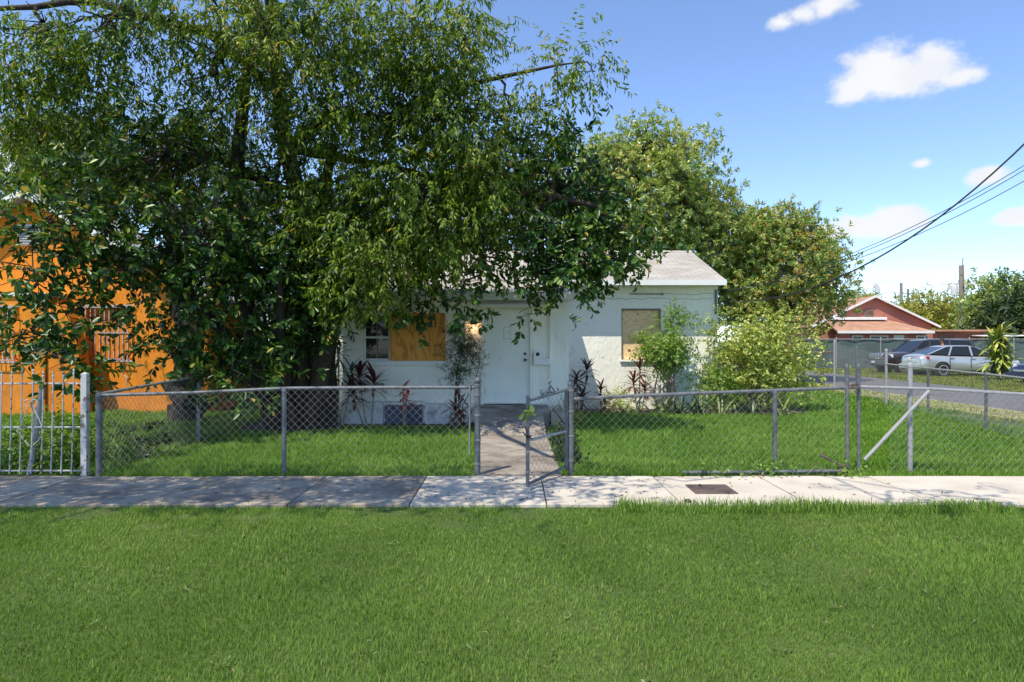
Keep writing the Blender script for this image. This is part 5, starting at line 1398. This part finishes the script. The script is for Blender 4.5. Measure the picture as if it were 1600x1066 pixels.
shrub('variegated_bush', 'large bush with yellow green variegated leaves at the bungalow corner', 5.85, 16.2, blobs(9, 5.8, 16.2, 1.15, 1.05, .9, .95, 20, .42, 13, 6)[1:] + [(5.85, 15.7, .55, 1.0, .5, .4, 18, 6), (7.0, 16.0, 1.6, .4, .3, .35, 10, 5), (4.9, 16.0, 1.95, .42, .3, .3, 10, 5), (6.4, 16.1, 2.1, .5, .3, .25, 10, 5), (5.6, 16.0, 2.25, .3, .3, .2, 6, 5), (7.1, 16, .9, .3, .3, .3, 7, 5)], 'leaf_variegated', .085, .045, 71, 2, clump=.15, droop=.1)
shrub('sapling', 'slender sapling with bright compound leaves in front of the square window', 3.55, 15.75, [(3.55, 15.7, 1.5, .5, .4, .28, 34, 7), (3.2, 15.65, 1.52, .4, .3, .15, 18, 6), (3.82, 15.8, 2.1, .24, .22, .25, 15, 6), (3.6, 15.7, 1.2, .36, .3, .22, 16, 6), (3.85, 15.75, 1.45, .28, .3, .22, 14, 6)], 'leaf_bright', .085, .042, 72, 3, clump=.12, r=.022)
shrub('green_shrub', 'small rounded green shrub between the sapling and the variegated bush', 4.65, 15.7, [(4.65, 15.7, .85, .38, .35, .32, 18, 6), (4.55, 15.6, .5, .35, .3, .25, 12, 6), (4.95, 15.7, .6, .3, .3, .3, 10, 6)], 'leaf_bright', .08, .045, 73, 4, clump=.1)
shrub('low_weed', 'pale leafy weeds at the foot of the sunlit bungalow wall', 2.4, 15.6, [(2.35, 15.6, .3, .32, .2, .22, 18, 5), (2.7, 15.55, .25, .2, .2, .2, 8, 5)], 'leaf_variegated', .06, .035, 74, 3, clump=.08)
shrub('feathery_shrub', 'thin dark feathery shrub on a bare stem left of the front door', -.98, 13.15, [(-1.0, 13.15, 1.72, .20, .18, .30, 18, 7), (-.97, 13.1, 1.3, .28, .2, .25, 18, 7), (-.82, 13.1, 1.5, .25, .2, .2, 10, 7), (-1.08, 13.15, 1.02, .22, .18, .15, 9, 7)], 'leaf_shrub', .06, .012, 75, 1, per=12, twig=.16, clump=.09, droop=.1, r=.014, stemmat='bark')
shrub('fence_weed', 'dark leafy weed growing through the chain link at the corner post', -5.15, 9.4, [(-5.15, 9.5, .42, .12, .12, .14, 4, 3), (-4.95, 9.55, .2, .12, .12, .08, 3, 3)], 'leaf_shrub', .07, .04, 76, 2, twig=.1, clump=.05, r=.006)
shrub('yard_weed', 'low leafy plants behind the white iron pickets', -6.3, 8.9, [(-5.75, 8.75, .3, .45, .25, .22, 26, 6), (-6.4, 8.85, .25, .5, .3, .2, 24, 6), (-7.2, 8.9, .3, .5, .3, .22, 24, 6), (-6.0, 9.5, .3, .6, .3, .25, 24, 6)], 'leaf_bright', .07, .04, 77, 4, clump=.12)
shrub('ground_vine', 'small green vine creeping over the loose pipe', 3.2, 8.26, [(3.1, 8.22, .06, .35, .06, .05, 14, 4), (4.0, 8.22, .10, .14, .08, .08, 8, 5), (2.5, 8.24, .05, .3, .05, .03, 7, 3)], 'leaf_bright', .05, .03, 78, 1, per=5, twig=.1, clump=.05, r=.004)
shrub('path_weed', 'dark green weeds lining the right edge of the path behind the gate', .72, 10.2, [(.76, 9.4, .07, .06, .6, .06, 18, 6), (.8, 10.8, .12, .1, .7, .10, 26, 6)], 'leaf_dark', .06, .035, 79, 1, twig=.1, clump=.05, r=.003)
shrub('wall_weed', 'dry weeds at the stained foot of the porch corner', 1.0, 13.3, [(1.05, 13.4, .22, .16, .2, .2, 14, 5)], 'leaf_yellow', .07, .02, 80, 3, clump=.08, r=.004)
shrub('hedge_bush', 'dark bushes beyond the trunks left of the porch', -5.2, 17.5, [(-5.6, 17.0, 1.0, .9, .6, 1.0, 60, 8), (-6.4, 18.2, 1.6, .9, .6, 1.4, 50, 8), (-4.7, 17.2, 1.4, .7, .6, 1.4, 60, 8), (-5.4, 17.4, 2.6, 1.0, .6, .9, 50, 8), (-4.6, 17.6, 3.2, .7, .6, .7, 30, 8)], 'leaf_dark', .13, .06, 81, 4, clump=.2)

# ================================================================== grass
def grass(name, label, regions, mat, seed, wavef=1.0):
    """regions: (x0, x1, y0, y1, blades per m2, height, width, keep) with keep(x, y) -> mask"""
    rng = np.random.default_rng(seed)
    V, T, Q = [], [], []
    nb = 0
    for (x0, x1, y0, y1, dens, h, w_, keep) in regions:
        n = int((x1 - x0) * (y1 - y0) * dens)
        x = rng.uniform(x0, x1, n); y = rng.uniform(y0, y1, n)
        ok = np.abs(x) < .86 * y + .9
        if keep is not None:
            ok &= keep(x, y)
        x = x[ok]; y = y[ok]; n = len(x)
        wv = wave(x, y, seed, wavef * 2.2); wv2 = wave(x, y, seed + 1, wavef * 7)
        hh = h * np.maximum(.35, 1 + .5 * wv + .35 * wv2) * rng.uniform(.55, 1.25, n)
        if callable(h) is False and isinstance(h, float) is False:
            pass
        a = rng.uniform(0, 2 * math.pi, n)
        lean = rng.uniform(.15, .85, n) * hh
        la = a + rng.uniform(-.8, .8, n)
        lx = np.cos(la) * lean + wave(x, y, seed + 5, 2.5) * hh * .4; ly = np.sin(la) * lean + wave(x, y, seed + 6, 2.5) * hh * .4
        sx, sy = -np.sin(a) * w_ * .5, np.cos(a) * w_ * .5
        wr = rng.uniform(.7, 1.2, n); sx = sx * wr; sy = sy * wr
        z0 = np.zeros(n)
        v = np.stack([np.stack([x - sx, y - sy, z0], 1), np.stack([x + sx, y + sy, z0], 1),
                      np.stack([x + lx * .35 + sx * .8, y + ly * .35 + sy * .8, hh * .62], 1), np.stack([x + lx * .35 - sx * .8, y + ly * .35 - sy * .8, hh * .62], 1),
                      np.stack([x + lx, y + ly, hh], 1)], 1).reshape(-1, 3)
        i = nb * 5 + np.arange(n)[:, None] * 5
        t = np.concatenate([i + [0, 1, 2], i + [0, 2, 3], i + [3, 2, 4]], 1).reshape(-1, 3)
        V.append(v); T.append(t); Q.append(np.repeat(np.clip(rng.normal(.45, .16, n) + .12 * wave(x, y, seed + 3, wavef * 3) + (rng.random(n) < .035) * .5, 0, 1), 5))
        nb += n
    o = np_mesh(name, np.concatenate(V), np.concatenate(T), mat, np.concatenate(Q))
    tag(o, label, 'grass', kind='stuff')
    return o
def verge_keep(x, y):
    # the grass thins out in ragged patches along the sidewalk
    a = wave(x, y, 41, 3.2) + .6 * wave(x, y, 42, 9)
    return ~((a > .42 - .25 * (y > 6.3)) & (y > 5.9) & (x < 1.2) & (np.random.default_rng(9).random(len(x)) < .8))
grass('grass', 'mown green verge grass in front of the sidewalk', [
    (-9, 9, 2.5, 4.3, 9400, .031, .0036, None), (-9, 9, 4.3, 6.72, 6600, .032, .0044, verge_keep),
    (1.0, 4.8, 6.45, 6.80, 2600, .10, .0075, None), (-7, 9, 6.66, 6.82, 700, .05, .006, verge_keep)], 'grass_verge', 301)
rng = np.random.default_rng(88)
n = 520
cxs = rng.uniform(-7, 7, n); cys = rng.uniform(2.8, 6.7, n)
dv = rng.normal(size=(n, 3)); dv[:, 2] *= .15
v, t_, rn = leaf_geo(rng, np.stack([cxs, cys, np.full(n, .03) + rng.uniform(0, .02, n)], 1), nrm(dv), .045, .007, False, .3)
o = np_mesh('grass_clippings', v, t_, 'litter', np.clip(rn + .45, 0, 1)); tag(o, 'dry straw clippings lying on the verge grass', 'clippings', kind='stuff')
bl = []; bd = []
for q in range(110):
    wx, wy = rng.uniform(-6.5, 6.5), rng.uniform(2.9, 6.6)
    for e in range(int(rng.integers(5, 11))):
        a = rng.uniform(0, 6.28); rr = rng.uniform(0, .05)
        bl.append((wx + math.cos(a) * rr, wy + math.sin(a) * rr, .015)); bd.append((math.cos(a), math.sin(a), rng.uniform(.3, .9)))
v, t_, rn = leaf_geo(rng, np.array(bl), nrm(np.array(bd)), .032, .014, True, .3)
o = np_mesh('lawn_weeds', v, t_, 'leaf_far', rn); tag(o, 'small broad leaved weeds dotted through the verge grass', 'weeds', kind='stuff')
def yard_keep(x, y):
    inpath = (x > -.50 - (y - 8.3) * .02) & (x < .63) & (y < 13.8)
    porch = (x > -3.9) & (x < -.6) & (y > 13.0)
    bedr = (x < 5.1) & (x > .8) & (y > 15.35)
    tr_ = ((x + 4.4) ** 2 / 1.4 + (y - 13.1) ** 2 / .8) < 1
    bush = ((x - 5.85) ** 2 / 1.3 + (y - 16.2) ** 2 / 1.1) < 1
    return ~(inpath | porch | bedr | tr_ | bush)
grass('grass', 'bright green lawn grass inside the chain link fence', [
    (-5.0, 8.9, 8.22, 11.0, 2700, .065, .008, yard_keep), (-5.0, 9.4, 11.0, 15.3, 1700, .065, .011, yard_keep), (.8, 10.2, 15.3, 30, 420, .08, .022, lambda x, y: yard_keep(x, y) & ((x > 5.3) | (y < 16.4))),
    (-5.0, -.5, 8.2, 8.5, 700, .10, .008, None), (.72, 9, 8.2, 8.45, 700, .11, .008, None)], 'grass_yard', 302)
grass('grass', 'yellowish grass under the parked cars and along the street', [
    (10.0, 11.6, 9, 40, 160, .06, .025, None), (16.1, 38, 17, 41, 190, .08, .035, None)], 'grass_far', 303, .5)
grass('grass', 'sunlit ragged grass before the orange house', [
    (-14.5, -5.1, 8.4, 15.6, 900, .10, .013, None)], 'grass_yard', 304)
